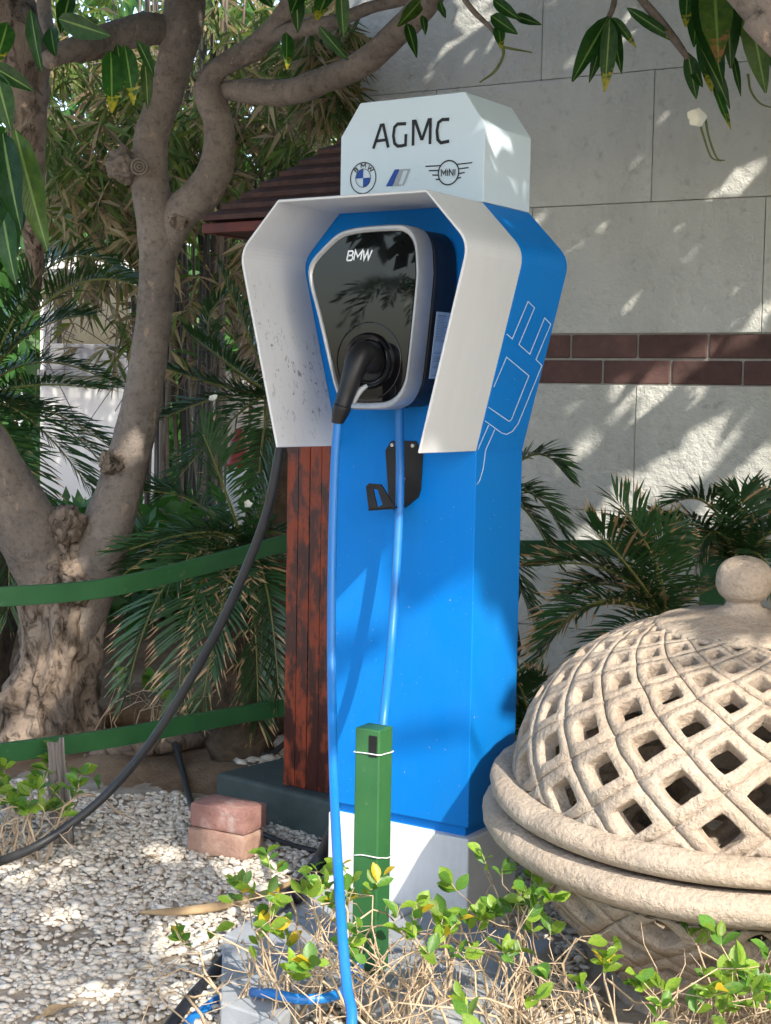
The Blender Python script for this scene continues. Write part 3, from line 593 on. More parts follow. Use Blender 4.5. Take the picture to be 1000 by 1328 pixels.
def tie(z, droop):
    r = [(-.030, -.024), (.030, -.024), (.030, .032), (-.030, .032)]; pts = []
    for i in range(4):
        a, b = Vector(r[i]), Vector(r[(i + 1) % 4])
        for k in range(3): q = a.lerp(b, k / 3); pts.append(GM @ Vector((q.x, q.y, z + droop * math.sin(i * 2 + k))))
    pts.append(pts[0]); tube('wire_tie', [tuple(p) for p in pts], .0013, M['wire'], gpo, n=5, per=2)
tie(gz - .050, .0015); tie(gz - .262, .006)
def paver(name, c, sx, sy, sz, rz, mat, label):
    v, f = boxv(-sx / 2, sx / 2, -sy / 2, sy / 2, 0, sz); m = Matrix.Translation(c) @ Matrix.Rotation(rz, 4, 'Z')
    bm = bmesh.new(); bvs = [bm.verts.new(p) for p in v]
    for q in f: bm.faces.new([bvs[i] for i in q])
    bmesh.ops.bevel(bm, geom=list(bm.edges), offset=.009, segments=2, affect='EDGES', profile=.6); bmesh.ops.subdivide_edges(bm, edges=[e for e in bm.edges if e.calc_length() > .03], cuts=4, use_grid_fill=True)
    for p in bm.verts: p.co += Vector([noise.noise(p.co * 40 + Vector((k * 9 + sx * 50, sz * 90, 0))) * .0022 for k in range(3)])
    bm.transform(m); me = bpy.data.meshes.new(name); bm.to_mesh(me); bm.free(); me.materials.append(mat); me.polygons.foreach_set('use_smooth', [True] * len(me.polygons)); o = link(name, me)
    es = o.modifiers.new('split', 'EDGE_SPLIT'); es.split_angle = rad(35); return tag(o, label, 'brick')
pc = gr(290, 1112, .004); pr = rad(-27)
paver('paver_brick', pc + Vector((0, .05, 0)), .178, .105, .066, pr, M['paver2'], 'tan and grey paver brick lying on the gravel under another brick')
paver('paver_brick', pc + Vector((.006, .056, .0675)), .176, .108, .066, pr - .04, M['paver'], 'dusty red paver brick stacked on top of the tan one')
sl_ = empty('concrete_pad', gr(420, 1230, 0)); tag(sl_, 'grey painted concrete pad of flags at the foot of the charging pillar', 'slab')
def slab(pts, z, name='flag'):
    q = [gr(x, y, z) for x, y in pts]; n_ = len(q); v = q + [Vector((p.x, p.y, -.03)) for p in q]
    bev(mesh(name, v, [tuple(range(n_))[::-1] if False else tuple(range(n_))] + [tuple(range(2 * n_ - 1, n_ - 1, -1))] + [(i, i + n_, (i + 1) % n_ + n_, (i + 1) % n_) for i in range(n_)], M['slab'], sl_), .004)
    bm = bmesh.new(); me = sl_.children[-1].data; bm.from_mesh(me); bmesh.ops.recalc_face_normals(bm, faces=bm.faces); bm.to_mesh(me); bm.free()
slab([(290, 1212), (352, 1176), (470, 1216), (418, 1260)], .060); slab([(353, 1174), (412, 1142), (540, 1178), (472, 1214)], .058); slab([(289, 1214), (417, 1262), (360, 1325), (286, 1300)], .061)
slab([(420, 1261), (473, 1217), (660, 1270), (640, 1345)], .059); slab([(474, 1214), (543, 1179), (720, 1220), (664, 1268)], .06)

# ------------------------------------------------------------------ stone lattice urn
UY = 3.12; uc = at(949, 1040, UY); UC = Vector((uc.x, UY, 0))
urn = empty('lattice_urn', UC); tag(urn, 'round sandstone lattice urn with pierced domed lid and ball finial', 'urn')
def lattice(name, prof, N_, parent, thick, wfrac=.60, tilt=0):
    P = crs(prof, 14); rr = np.array([p[0] for p in P]); zz = np.array([p[1] for p in P]); ds = np.hypot(np.diff(rr), np.diff(zz)); m = np.concatenate([[0], np.cumsum(ds / ((rr[1:] + rr[:-1]) / 2))])   # isometric height
    step = math.pi / N_; nr = int(m[-1] / step * 1.18); step = m[-1] / nr
    def pt(th, mm, off):
        mm = min(max(mm, 0), m[-1]); r = np.interp(mm, m, rr); z = np.interp(mm, m, zz); r1 = np.interp(min(mm + .02, m[-1]), m, rr); z1 = np.interp(min(mm + .02, m[-1]), m, zz); r0 = np.interp(max(mm - .02, 0), m, rr); z0 = np.interp(max(mm - .02, 0), m, zz)
        t = Vector((r1 - r0, z1 - z0)).normalized(); nr_, nz = t.y, -t.x
        if name == 'bowl': nr_, nz = nr_, nz
        r += nr_ * off; z += nz * off; return (UC.x + r * math.cos(th), UC.y + r * math.sin(th), z)
    bm = bmesh.new(); cache = {}
    def vert(th, mm, off):
        k = (round((th % (2 * math.pi)) * 2000) % 12566, round(mm * 5000), round(off * 1e5))
        if k not in cache: cache[k] = bm.verts.new(pt(th, mm, off))
        return cache[k]
    for j in range(-1, nr + 1):
        for i in range(N_):
            tc = (i + (j % 2) * .5) * 2 * math.pi / N_; mc = j * step + step * .5; 
            ca = [(math.pi / N_, 0), (0, step), (-math.pi / N_, 0), (0, -step)]
            if mc - step < -1e-6 or mc + step > m[-1] + 1e-6:
                # half cells at the rims are filled plain
                lo = max(0, mc - step); hi = min(m[-1], mc + step)
                if hi - lo < 1e-3: continue
            seg = 5
            loops = []
            for kk, off in ((1.0, -.0065), (.972, -.002), (.955, .0015), (wfrac + .05, .0015), (wfrac + .012, -.0008), (wfrac, -.005), (wfrac - .035, -thick * .8), (wfrac - .04, -thick)):
                L = []
                for q in range(4):
                    a, b = ca[q], ca[(q + 1) % 4]
                    for s_ in range(seg):
                        t = s_ / seg; dth = a[0] + (b[0] - a[0]) * t; dm = a[1] + (b[1] - a[1]) * t; bul = 1.0 + (0 if kk == 1 else .0)
                        if kk < .75:   # round the hole corners
                            cf = abs(t - .5) * 2; bul = 1 - .05 * cf ** 4
                        mm = mc + dm * kk * bul; L.append(vert(tc + dth * kk * bul, min(max(mm, 0), m[-1]), off))
                loops.append(L)
            for A, B in zip(loops, loops[1:]):
                for q in range(len(A)):
                    r_ = (q + 1) % len(A); vs = [A[q], A[r_], B[r_], B[q]]; u = []
                    for x in vs:
                        if x not in u: u.append(x)
                    if len(u) >= 3:
                        try: bm.faces.new(u)
                        except ValueError: pass
    for p in bm.verts: p.co += Vector([noise.noise(p.co * 22 + Vector((k * 7, 0, 0))) * .0035 + noise.noise(p.co * 70 + Vector((k * 5, 3, 0))) * .0012 for k in range(3)])
    bmesh.ops.recalc_face_normals(bm, faces=bm.faces)
    me = bpy.data.meshes.new(name); bm.to_mesh(me); bm.free(); me.materials.append(M['stone']); me.polygons.foreach_set('use_smooth', [True] * len(me.polygons)); return link(name, me, parent)
def revolve(name, prof, parent, n=72, amp=.002, per=5, fs=14):
    P = crs(prof, per); v = []; f = []; m_ = len(P)
    for i in range(n):
        a = 2 * math.pi * i / n
        for r, z in P:
            q = Vector((UC.x + r * math.cos(a), UC.y + r * math.sin(a), z)); v.append(q + Vector((math.cos(a), math.sin(a), .6)) * amp * noise.fractal(q * fs, 1, 2, 3))
    for i in range(n):
        for k in range(m_ - 1): a = i * m_ + k; b = ((i + 1) % n) * m_ + k; f.append((a, b, b + 1, a + 1))
    return mesh(name, v, f, M['stone'], parent, smooth=True)
lid = lattice('lid', [(.452, .462), (.440, .535), (.408, .604), (.355, .668), (.280, .727), (.165, .778)], 17, urn, .034, .53)
revolve('lid_cap', [(.140, .758), (.172, .767), (.168, .780), (.130, .790), (.085, .799), (.055, .806), (.042, .816)], lid, 48, .003)
revolve('finial', [(.047, .806), (.036, .820), (.036, .828), (.050, .842), (.057, .866), (.051, .893), (.030, .912), (.001, .918)], lid, 36, .002)
revolve('lid_rim', [(.436, .450), (.450, .463), (.470, .464), (.491, .454), (.498, .437), (.491, .421), (.472, .412), (.446, .412), (.436, .42), (.436, .450)], lid, 120, .004)
bowl = lattice('bowl', [(.19, .012), (.275, .09), (.36, .19), (.415, .26), (.442, .318)], 15, urn, .036, .5)
revolve('bowl_rim', [(.425, .392), (.470, .404), (.497, .399), (.512, .382), (.510, .362), (.492, .345), (.458, .337), (.425, .34), (.425, .392)], bowl, 120, .004)
revolve('foot', [(.15, .0), (.23, .0), (.235, .02), (.20, .035)], bowl, 48, .002)

urn.rotation_euler = (rad(4.5), rad(-.4), 0)      # the urn leans a little on the soft bed

# ------------------------------------------------------------------ hoses and litter on the ground
def hose(label, pts, r, per=8, mat='rubber_black', name='black_hose', cat='hose'):
    return tag(tube(name, [tuple(p) for p in pts], r, M[mat], n=10, per=per), label, cat)
hose('thick black supply hose slung from behind the hood to the tree', [at(372, 500, 3.66), at(366, 560, 3.64), at(360, 600, 3.64), at(346, 665, 3.66), at(322, 730, 3.70), at(285, 812, 3.74), at(240, 893, 3.78), at(190, 970, 3.8), at(130, 1038, 3.8), at(60, 1090, 3.75), at(0, 1117, 3.65), at(-80, 1140, 3.5)], .0115)
hose('thick black hose dipping behind the pillar plinth onto the pad', [at(445, 1045, 3.72), at(432, 1078, 3.68), gr(415, 1112, .08), gr(395, 1138, .045), gr(375, 1162, .075), gr(345, 1190, .08)], .016)
hose('second black hose lying under the first beside the dark footing', [at(450, 1062, 3.76), at(436, 1092, 3.72), gr(420, 1120, .05), gr(400, 1150, .075), gr(385, 1165, .078)], .014)
hose('dusty black hose curling over the gravel to the corner of the pad', [gr(325, 1228, .03), gr(293, 1243, .034), gr(272, 1268, .014), gr(250, 1292, .013), gr(225, 1325, .013), gr(195, 1370, .013)], .0125)
hose('thin black irrigation pipe crossing the bare soil under the lower rail', [gr(213, 935, .06), gr(226, 962, .05), gr(238, 1005, .03), gr(250, 1048, .02), gr(262, 1062, .012)], .0095)
hose('black irrigation pipe bent round the small heap of grey stones', [gr(285, 942, .07), gr(300, 962, .055), gr(325, 974, .05), gr(350, 978, .05), gr(372, 962, .06)], .0095)
hose('black irrigation pipe lying against the front of the dark footing', [gr(335, 1079, .014), gr(365, 1092, .014), gr(400, 1102, .014), gr(430, 1108, .014)], .008)
tag(tube('dry_stalk', [tuple(gr(180, 1183, .012)), tuple(gr(230, 1182, .02)), tuple(gr(290, 1174, .022)), tuple(gr(345, 1158, .02)), tuple(gr(398, 1136, .03))], [.004, .011, .012, .008, .005], M['dry'], n=8, flat=.6), 'long dry tan palm stalk lying across the gravel', 'stalk')
tag(tube('surface_root', [tuple(gr(110, 985, .02)), tuple(gr(170, 972, .04)), tuple(gr(230, 962, .045)), tuple(gr(290, 955, .02)), tuple(gr(330, 958, -.01))], [.02, .035, .033, .026, .012], M['bark_rough'], n=12, amp=.2, fs=14), 'thick pale root half buried in soil beside the tree base', 'root')
tag(tube('fallen_log', [tuple(gr(120, 930, .05)), tuple(gr(200, 925, .06)), tuple(gr(290, 912, .05)), tuple(gr(360, 905, .06))], [.05, .048, .05, .04], M['soil'], n=12, amp=.25, fs=9), 'dark rotten log lying behind the lower green rail', 'log')
def drape(name, px, label):
    v = []; f = []; nx, ny = 9, 14
    for j in range(ny):
        t = j / (ny - 1); y = 962 + t * 132
        for i in range(nx):
            s_ = i / (nx - 1); xc = 72 + 10 * t; wd = (22 if t < .2 else 22 + 10 * (t - .2)) * (1 - .25 * max(0, t - .6)); p = at(xc + (s_ - .5) * wd, y - (6 if s_ > .7 and t < .1 else 0), 4.02 - .03 * (1 - t) + .012 * math.sin(s_ * 17 + t * 2)); v.append(p)
    for j in range(ny - 1):
        for i in range(nx - 1): a = j * nx + i; f.append((a, a + 1, a + nx + 1, a + nx))
    o = mesh(name, v, f, M['cloth'], smooth=True); m = o.modifiers.new('thick', 'SOLIDIFY'); m.thickness = .004; return tag(o, label, 'leaf sheath')
drape('dry_leaf_sheath', 0, 'grey dried palm leaf sheath folded over the lower green rail')

# ------------------------------------------------------------------ leaves
def leafmesh(name, mat, wid=.13, curl=.12, wave=.02, obov=False, nl=9, na=3, droop=.1):
    v = []; f = []; U = []; W = []
    xs = [-1, -.55, 0, .55, 1] if na == 3 else [-1, 0, 1]
    for j in range(nl):
        t = j / (nl - 1); wv = math.sin(math.pi * min(1, max(0, (t ** (.75 if not obov else 1.15)) * .97 + .015))) ** (.85) * wid
        for x in xs:
            v.append((x * wv, t, -curl * 0 + abs(x) * wv * .45 - droop * t * t + wave * math.sin(t * 14 + x * 2) * abs(x))); U.append(abs(x)); W.append(t)
    k = len(xs)
    for j in range(nl - 1):
        for i in range(k - 1): a = j * k + i; f.append((a, a + 1, a + k + 1, a + k))
    me = bpy.data.meshes.new(name); me.from_pydata(v, [], f); me.update(); me.materials.append(mat); vattr(me, 'u', U); vattr(me, 'v', W)
    me.polygons.foreach_set('use_smooth', [True] * len(me.polygons)); return me
LEAF = [leafmesh('plumeria_leaf', M['leaf'], .12, droop=d, wave=w_) for d, w_ in ((.05, .012), (.12, .02), (-.03, .015))] + [leafmesh('plumeria_leaf', M['leaf_dry'], .125, droop=.1, wave=.03)]
SHR = [leafmesh('shrub_leaf', M[k], .27, obov=True, nl=6, na=2, droop=d) for k, d in (('shrub_leaf', .1), ('shrub_leaf', .25), ('shrub_leaf_dark', .15), ('shrub_leaf_dark', .02), ('shrub_leaf_yellow', .1))]
def putleaf(name, me, A, B, parent, width=1.0, facing=None, twist=0):
    y = (B - A); L = y.length; y.normalize(); z = (facing or (CAM - A)).normalized(); z = (z - y * z.dot(y))
    z = z.normalized() if z.length > 1e-3 else y.orthogonal().normalized()
    if twist: z = Matrix.Rotation(twist, 3, y) @ z
    x = y.cross(z); o = link(name, me, parent, False)
    Mx = Matrix((x * L * width, y * L, z * L)).transposed().to_4x4(); Mx.translation = A
    o.matrix_basis = wm(parent).inverted() @ Mx; return o

# ------------------------------------------------------------------ plumeria tree with two stems
TY = 5.1
tree = empty('plumeria_tree', gr(60, 960, 0)); tag(tree, 'grey plumeria tree with gnarled stump forking into two stems', 'tree')
def limb(name, pts, mat, n=18, per=8, amp=.10, fs=14, ridge=0, parent=tree):
    P = [(*at(x, y, Y), r * pxm(Y)) for x, y, Y, r in pts]; return tube(name, P, None, mat, parent, n=n, per=per, amp=amp, fs=fs, ridge=ridge)
limb('trunk', [(52, 1000, 5.22, 100), (56, 960, 5.2, 88), (66, 915, 5.16, 66), (74, 860, 5.12, 52), (80, 800, 5.1, 50), (84, 745, 5.1, 49), (90, 700, 5.1, 40)], M['bark_rough'], n=96, per=22, amp=.15, fs=12, ridge=.24)
limb('stem', [(84, 905, 5.12, 18), (98, 830, 5.1, 30), (120, 740, 5.09, 38), (147, 660, 5.08, 31), (168, 590, 5.06, 28), (184, 520, 5.05, 25), (197, 430, 5.02, 23), (204, 350, 5.0, 23), (203, 290, 4.98, 26), (195, 235, 4.97, 24), (196, 180, 4.96, 22), (212, 130, 4.95, 22), (227, 80, 4.93, 23), (237, 30, 4.92, 26), (243, -40, 4.9, 25), (252, -170, 4.88, 20), (236, -330, 4.9, 9)], M['bark'], n=28, per=10, amp=.05, fs=16)
limb('stem', [(70, 770, 5.08, 36), (52, 725, 5.04, 40), (22, 665, 5.0, 42), (-15, 600, 4.95, 40), (-60, 520, 4.9, 36), (-70, 400, 4.9, 30)], M['bark'], n=28, per=10, amp=.06, fs=14)
limb('branch', [(210, 345, 5.02, 14), (232, 280, 4.96, 22), (262, 250, 4.92, 24), (282, 212, 4.9, 22), (284, 165, 4.88, 19), (272, 125, 4.86, 20), (268, 108, 4.85, 18)], M['bark'], n=22, amp=.06)
limb('branch', [(264, 118, 4.85, 15), (285, 88, 4.83, 14), (330, 62, 4.8, 15), (362, 28, 4.76, 13), (388, -20, 4.7, 12), (420, -100, 4.6, 9), (440, -220, 4.5, 4)], M['bark'], n=18, amp=.06)
limb('branch', [(268, 116, 4.9, 8), (318, 118, 4.82, 15), (372, 120, 4.72, 17), (420, 104, 4.62, 17), (470, 82, 4.5, 17), (512, 46, 4.4, 17), (545, 12, 4.3, 18), (570, -25, 4.2, 17), (620, -110, 4.05, 13), (690, -210, 3.9, 6)], M['bark'], n=20, amp=.08)
limb('branch', [(345, 48, 4.78, 8), (390, 37, 4.7, 11), (435, 28, 4.6, 9), (480, 10, 4.5, 8), (540, -8, 4.4, 8), (610, -60, 4.3, 4)], M['bark'], n=14)
limb('branch', [(240, 36, 4.98, 12), (190, 38, 4.88, 21), (140, 48, 4.75, 17), (95, 62, 4.6, 14), (62, 78, 4.5, 11)], M['bark'], n=18, amp=.1)
limb('branch', [(160, 60, 4.85, 12), (110, 66, 4.7, 14), (70, 70, 4.6, 12)], M['bark_rough'], n=16, amp=.2)
limb('branch', [(-30, -30, 5.4, 42), (25, 45, 5.4, 38), (32, 120, 5.4, 30), (36, 200, 5.4, 22), (42, 290, 5.5, 15), (46, 350, 5.6, 10), (44, 400, 5.7, 5)], M['bark_rough'], n=20, amp=.12)
limb('branch', [(58, -20, 5.2, 9), (58, 20, 5.2, 9), (70, 55, 5.1, 8)], M['bark'], n=12)
def burl(x, y, Y, r, mat='bark_rough'):
    bm = bmesh.new(); bmesh.ops.create_icosphere(bm, subdivisions=4, radius=1); c = at(x, y, Y); R = r * pxm(Y)
    for p in bm.verts: p.co = c + p.co * R * (1 + .35 * noise.fractal(p.co * 2.2 + c * 9, 1, 2, 4))
    me = bpy.data.meshes.new('burl'); bm.to_mesh(me); bm.free(); me.materials.append(M[mat]); me.polygons.foreach_set('use_smooth', [True] * len(me.polygons)); link('burl', me, tree)
burl(160, 215, 4.93, 21, 'bark'); burl(146, 600, 5.0, 16); burl(86, 680, 5.0, 25); burl(70, 690, 5.04, 22); burl(232, 285, 4.93, 13); burl(75, 742, 5.02, 30); burl(96, 760, 5.0, 26); burl(60, 770, 5.05, 28)
for q in (1.0, .6, .25):
    c = at(181, 216, 4.865); v, f = tubegeo([Vector((c.x + 10 * q * pxm(4.87) * math.cos(a), c.y, c.z + 10 * q * pxm(4.87) * math.sin(a))) for a in [2 * math.pi * i / 18 for i in range(19)]], [.0045] * 19, 6); mesh('cut_ring', v, f, M['bark'], tree, smooth=True)
# hanging leaves: base pixel, tip pixel, distance, width factor, mesh
HL = [(144, 66, 146, 144, 3.9, 1.3, 0), (162, 58, 174, 132, 3.9, 1.25, 1), (178, 52, 203, 100, 3.85, 1.3, 1), (188, 78, 193, 141, 3.95, 1.1, 3), (76, 24, 145, 46, 3.8, 1.5, 2), (40, 12, 50, 92, 3.9, 1.0, 1), (66, 36, 70, 70, 3.9, 1.2, 0), (152, 56, 160, 112, 4.0, 1.2, 2), (-14, 84, 44, 116, 3.5, 1.6, 1), (-6, 92, 14, 170, 3.5, 1.7, 0), (4, 172, 20, 290, 3.4, 1.15, 1), (20, 168, 58, 322, 3.4, 1.0, 3), (-4, 176, -2, 300, 3.42, 1.3, 0), (0, 250, 14, 364, 3.45, 1.15, 1), (22, 190, 30, 300, 3.5, 1.0, 2), (-2, 210, 24, 332, 3.52, 1.0, 0), (10, 30, -4, 80, 3.7, 1.5, 1), (92, -10, 78, 40, 3.9, 1.4, 0),
      (384, -10, 387, 40, 3.9, 1.6, 1), (396, -25, 378, 14, 3.95, 1.5, 0), (442, -14, 445, 49, 3.9, 1.35, 2), (414, 34, 450, 80, 3.9, 1.2, 1), (372, 42, 371, 92, 4.0, 1.0, 2), (430, -20, 410, 24, 3.95, 1.4, 0), (528, 30, 540, 70, 4.0, 1.1, 1), (548, 20, 552, 44, 4.0, 1.2, 0), (570, 0, 577, 26, 4.0, 1.4, 1), (335, -16, 352, 8, 3.9, 1.6, 0), (545, 2, 520, 30, 4.1, 1.1, 3)]
for x0, y0, x1, y1, Y, wd, k in HL:
    putleaf('leaf', LEAF[k], at(x0, y0, Y), at(x1, y1, Y - random.uniform(-.05, .12)), tree, wd, twist=random.uniform(-.5, .5))
tube('inflorescence', [tuple(at(648, 52, 4.1)), tuple(at(653, 70, 4.1)), tuple(at(642, 92, 4.1)), tuple(at(622, 107, 4.1))], [.006, .004, .004, .002], M['twig_green'], tree, n=6)
tube('inflorescence', [tuple(at(648, 60, 4.1)), tuple(at(668, 64, 4.1)), tuple(at(690, 68, 4.1))], [.003, .003, .0015], M['twig_green'], tree, n=6)
tube('branch', [tuple(at(590, -20, 4.15)), tuple(at(612, 12, 4.1)), tuple(at(636, 36, 4.08)), tuple(at(648, 54, 4.1))], [.008, .008, .006, .004], M['bark'], tree, n=8)
for x0, y0, x1, y1, wd in ((637, 20, 668, 42, 1.6), (668, 20, 699, 31, 1.2), (646, 32, 650, 60, 1.4), (640, 0, 672, 24, 1.3)): putleaf('leaf', LEAF[1], at(x0, y0, 4.08), at(x1, y1, 4.02), tree, wd)

# ------------------------------------------------------------------ second tree: limb at the corner, hanging leaves, crown that shades the place
t2b = Vector((1.75, 2.35, 0)); tree2 = empty('plumeria_tree', t2b); tag(tree2, 'broad plumeria tree leaning in over the urn with drooping dark leaves', 'tree')
fk = Vector((1.66, 2.42, .95))
tube('trunk', [(*t2b, .17), (1.74, 2.38, .3, .13), (1.69, 2.41, .7, .12), (*fk, .11), (1.72, 2.3, 1.5, .09), (1.85, 2.0, 2.2, .08), (2.0, 1.5, 3.0, .06)], None, M['bark'], tree2, n=24, per=10, amp=.08, fs=10)
tube('branch', [(*fk, .08), (*at(1060, 92, 2.6), .034), (*at(990, 18, 2.62), .030), (*at(935, -45, 2.64), .028), (*at(860, -130, 2.7), .025), (.3, 2.9, 2.6, .02)], None, M['bark'], tree2, n=20, per=10, amp=.06, fs=14)
tube('branch', [(*at(812, -30, 4.2), .011), (*at(833, 0, 4.2), .012), (*at(858, 30, 4.2), .013), (*at(880, 58, 4.2), .011), (*at(892, 76, 4.2), .008)], None, M['bark'], tree2, n=10)
tube('branch', [(*at(799, -30, 4.25), .008), (*at(796, 5, 4.2), .008), (*at(790, 22, 4.2), .007)], None, M['bark'], tree2, n=8)
tube('branch', [(.3, 2.9, 2.6, .02), (*at(830, -120, 3.8), .016), (*at(812, -30, 4.2), .011)], None, M['bark'], tree2, n=8)
HR = [(790, 22, 743, 98, 4.2, 1.15, 1), (789, 24, 765, 107, 4.2, .95, 0), (791, 24, 785, 119, 4.15, 1.05, 0), (792, 22, 806, 97, 4.2, .9, 2), (794, 22, 826, 60, 4.2, 1.0, 1), (792, 28, 775, 90, 4.25, .9, 2), (813, 10, 884, 58, 4.2, .75, 1),
      (926, -28, 932, 74, 4.05, 1.5, 3), (905, -20, 937, 106, 4.15, 1.05, 0), (892, -20, 889, 32, 4.2, 1.5, 1), (892, 68, 903, 128, 4.2, 1.35, 2), (908, 60, 951, 140, 4.15, .9, 1), (925, 108, 948, 170, 4.2, .6, 2), (915, 30, 922, 118, 4.2, 1.3, 0), (950, 70, 961, 122, 4.2, .7, 1), (972, 8, 992, 118, 4.05, 1.2, 3), (958, -20, 975, 70, 4.1, 1.3, 0), (940, -30, 950, 84, 4.12, 1.2, 1), (1000, 20, 1006, 100, 4.05, 1.3, 1), (905, -10, 900, 62, 4.25, 1.4, 2), (895, 74, 910, 112, 4.25, 1.3, 0)]
for x0, y0, x1, y1, Y, wd, k in HR: putleaf('leaf', LEAF[k], at(x0, y0, Y), at(x1, y1, Y - random.uniform(-.05, .1)), tree2, wd, twist=random.uniform(-.4, .4))
for a in ([(905, 150), (912, 175), (922, 203), (935, 209)], [(915, 155), (920, 180), (930, 205), (940, 208)], [(970, 96), (974, 118), (986, 134), (1002, 140)]):
    tube('inflorescence', [tuple(at(x, y, 4.15)) for x, y in a], [.0035, .003, .0025, .0015], M['twig_green'], tree2, n=6)
def flower(c, s, nrm, label, group=None):
    r = empty('plumeria_flower', c); tag(r, label, 'flower', group); nrm = nrm.normalized(); t = nrm.orthogonal().normalized(); pet = FLM
    for k in range(5):
        d = Matrix.Rotation(k * 2 * math.pi / 5, 3, nrm) @ t; putleaf('petal', pet, c, c + d * s * random.uniform(.8, 1.1) + nrm * s * random.uniform(.2, .7), r, 2.1, facing=nrm)
FLM = leafmesh('petal', M['petal'], .22, obov=True, nl=6, na=2, droop=-.1)
flower(at(906, 152, 4.1), .028, Vector((-.5, -1, -.3)), 'white plumeria flower hanging below the drooping dark leaves')
flower(at(277, 517, 4.95), .016, Vector((-.2, -1, .6)), 'white fallen flower caught on a cycad frond beside the hood')
flower(at(321, 655, 4.75), .015, Vector((.2, -1, .6)), 'white fallen flower caught on the fronds above the upper rail')
# crown leaves: rosettes scattered across the sunlight, gaps shaped to put sun on chosen spots
side_v = Vector((-math.sin(SUN_AZ), math.cos(SUN_AZ), 0)); upv = SUN.cross(side_v) * -1
if upv.z < 0: upv = -upv
def ab(p): return p.dot(side_v), p.dot(upv)
lit = [(gr(300, 1100), .09), (gr(265, 1215), .10), (gr(330, 1190), .07), (gr(290, 1060), .06), (gr(400, 1100), .06), (gr(210, 1110), .05), (gr(100, 1290), .04), (gr(30, 1130), .05), (gr(60, 1190), .03),
       (at(870, 950, 2.85), .11), (at(780, 1000, 2.85), .12), (at(960, 1010, 2.75), .13), (at(700, 1080, 2.85), .11), (at(900, 1110, 2.7), .15), (at(985, 740, 3.1), .03),
       (at(470, 1020, 3.45), .10), (at(480, 1130, 3.4), .13), (at(560, 1110, 3.35), .08), (at(545, 1000, 3.4), .06), (at(640, 870, 3.42), .045), (at(655, 800, 3.45), .03), (at(640, 940, 3.42), .035), (at(585, 770, 3.37), .03), (at(545, 755, 3.4), .025), (at(590, 850, 3.37), .03),
       (at(560, 1250, 2.8), .22), (at(760, 1230, 2.6), .25), (at(400, 1280, 2.8), .2), (at(900, 1250, 2.5), .25),
       (at(650, 215, 3.5), .022), (at(652, 240, 3.5), .02), (at(640, 185, 3.45), .022), (at(380, 400, 3.35), .022), (at(592, 205, 3.45), .022), (at(612, 185, 3.45), .022), (at(575, 255, 3.3), .02), (at(190, 540, 4.9), .045), (at(60, 895, 5.05), .07), (at(25, 935, 5.0), .06), (at(100, 800, 5.0), .05), (at(95, 740, 5.0), .04)]
for x, y, r in ((800, 535, .020), (830, 528, .030), (755, 512, .018), (738, 588, .022), (772, 575, .025), (892, 525, .025), (900, 548, .02), (932, 536, .025), (892, 580, .022), (917, 582, .018), (985, 590, .03), (825, 645, .05), (860, 615, .045), (890, 615, .05), (795, 668, .04), (760, 695, .035), (930, 650, .03), (982, 635, .04), (990, 405, .03), (965, 362, .018), (912, 245, .014), (955, 228, .016), (975, 208, .02), (920, 275, .010), (905, 315, .012), (860, 120, .010), (730, 120, .012), (600, 45, .014), (640, 15, .016), (560, 95, .016), (545, 70, .014), (522, 112, .016), (620, 60, .010), (885, 465, .025), (865, 488, .02), (800, 492, .022), (765, 485, .02), (860, 380, .012)):
    lit.append((WM @ onwall(x, y), r * 1.2 + .002))
litab = np.array([(*ab(p), r) for p, r in lit])
def bare(p, fat=0.0):
    a, b = ab(p); return bool((np.hypot(litab[:, 0] - a, litab[:, 1] - b) < litab[:, 2] + fat).any())
cv = []; cf = []; cu = []; cvv = []; tips = []
b_lo = ab(at(650, 1000, 3.35))[1]
def crownleaf(p, d, L, wd):
    z = Vector((random.gauss(0, .4), random.gauss(0, .4), 1)); x = d.cross(z).normalized() * L * wd; k = len(cv); dn = Vector((0, 0, -.18 * L))
    cv.extend([p, p + d * L * .35 - x * .5 + dn * .1, p + d * L * .35 + x * .5 + dn * .1, p + d * L * .75 - x * .42 + dn * .5, p + d * L * .75 + x * .42 + dn * .5, p + d * L + dn]); cf.extend([(k, k + 2, k + 1), (k + 1, k + 2, k + 4), (k + 1, k + 4, k + 3), (k + 3, k + 4, k + 5)]); cu.extend([0, 1, 1, 1, 1, 0]); cvv.extend([0, .35, .35, .75, .75, 1])
rs = random.Random(11); nros = 0
CUT = []
b_hi = ab(at(560, 900, 3.4))[1]
for _ in range(6200):
    a = rs.uniform(-.4, 5.2); bb = rs.uniform(1.2, 6.2)
    zt_ = rs.uniform(2.3, 4.7); base = side_v * a + upv * bb; tt = (zt_ - base.z) / SUN.z; p = base + SUN * tt
    if p.y > 5.3 or (p - CAM).length < .9: continue
    v_ = p - CAM
    if v_.y > 0:                     # keep the loose crown out of the view
        fx = v_.x / v_.y; fz = v_.z / v_.y
        if -.31 < fx < .31 and fz < .32: continue
    bh = b_hi if a < 1.95 else 2.0
    hi = min(1, max(0, (bb - bh) / .35))
    if bb < bh + .35:
        cl = noise.noise(Vector((a * 2.6, bb * 2.6, 4.2)))
        lowd = (.55 + 1.2 * cl) if a < 1.32 else (.10 + .5 * cl)
        if rs.random() > max(hi, lowd): continue
    nros += 1; tips.append(p)
    for k in range(rs.randint(5, 8)):
        an = rs.uniform(0, 6.28); d = Vector((math.cos(an), math.sin(an), rs.uniform(-.35, .4))).normalized(); L = rs.uniform(.16, .27)
        if any(bare(p + d * L * q) for q in (0, .3, .6, .9)): continue
        crownleaf(p, d, L, .30)
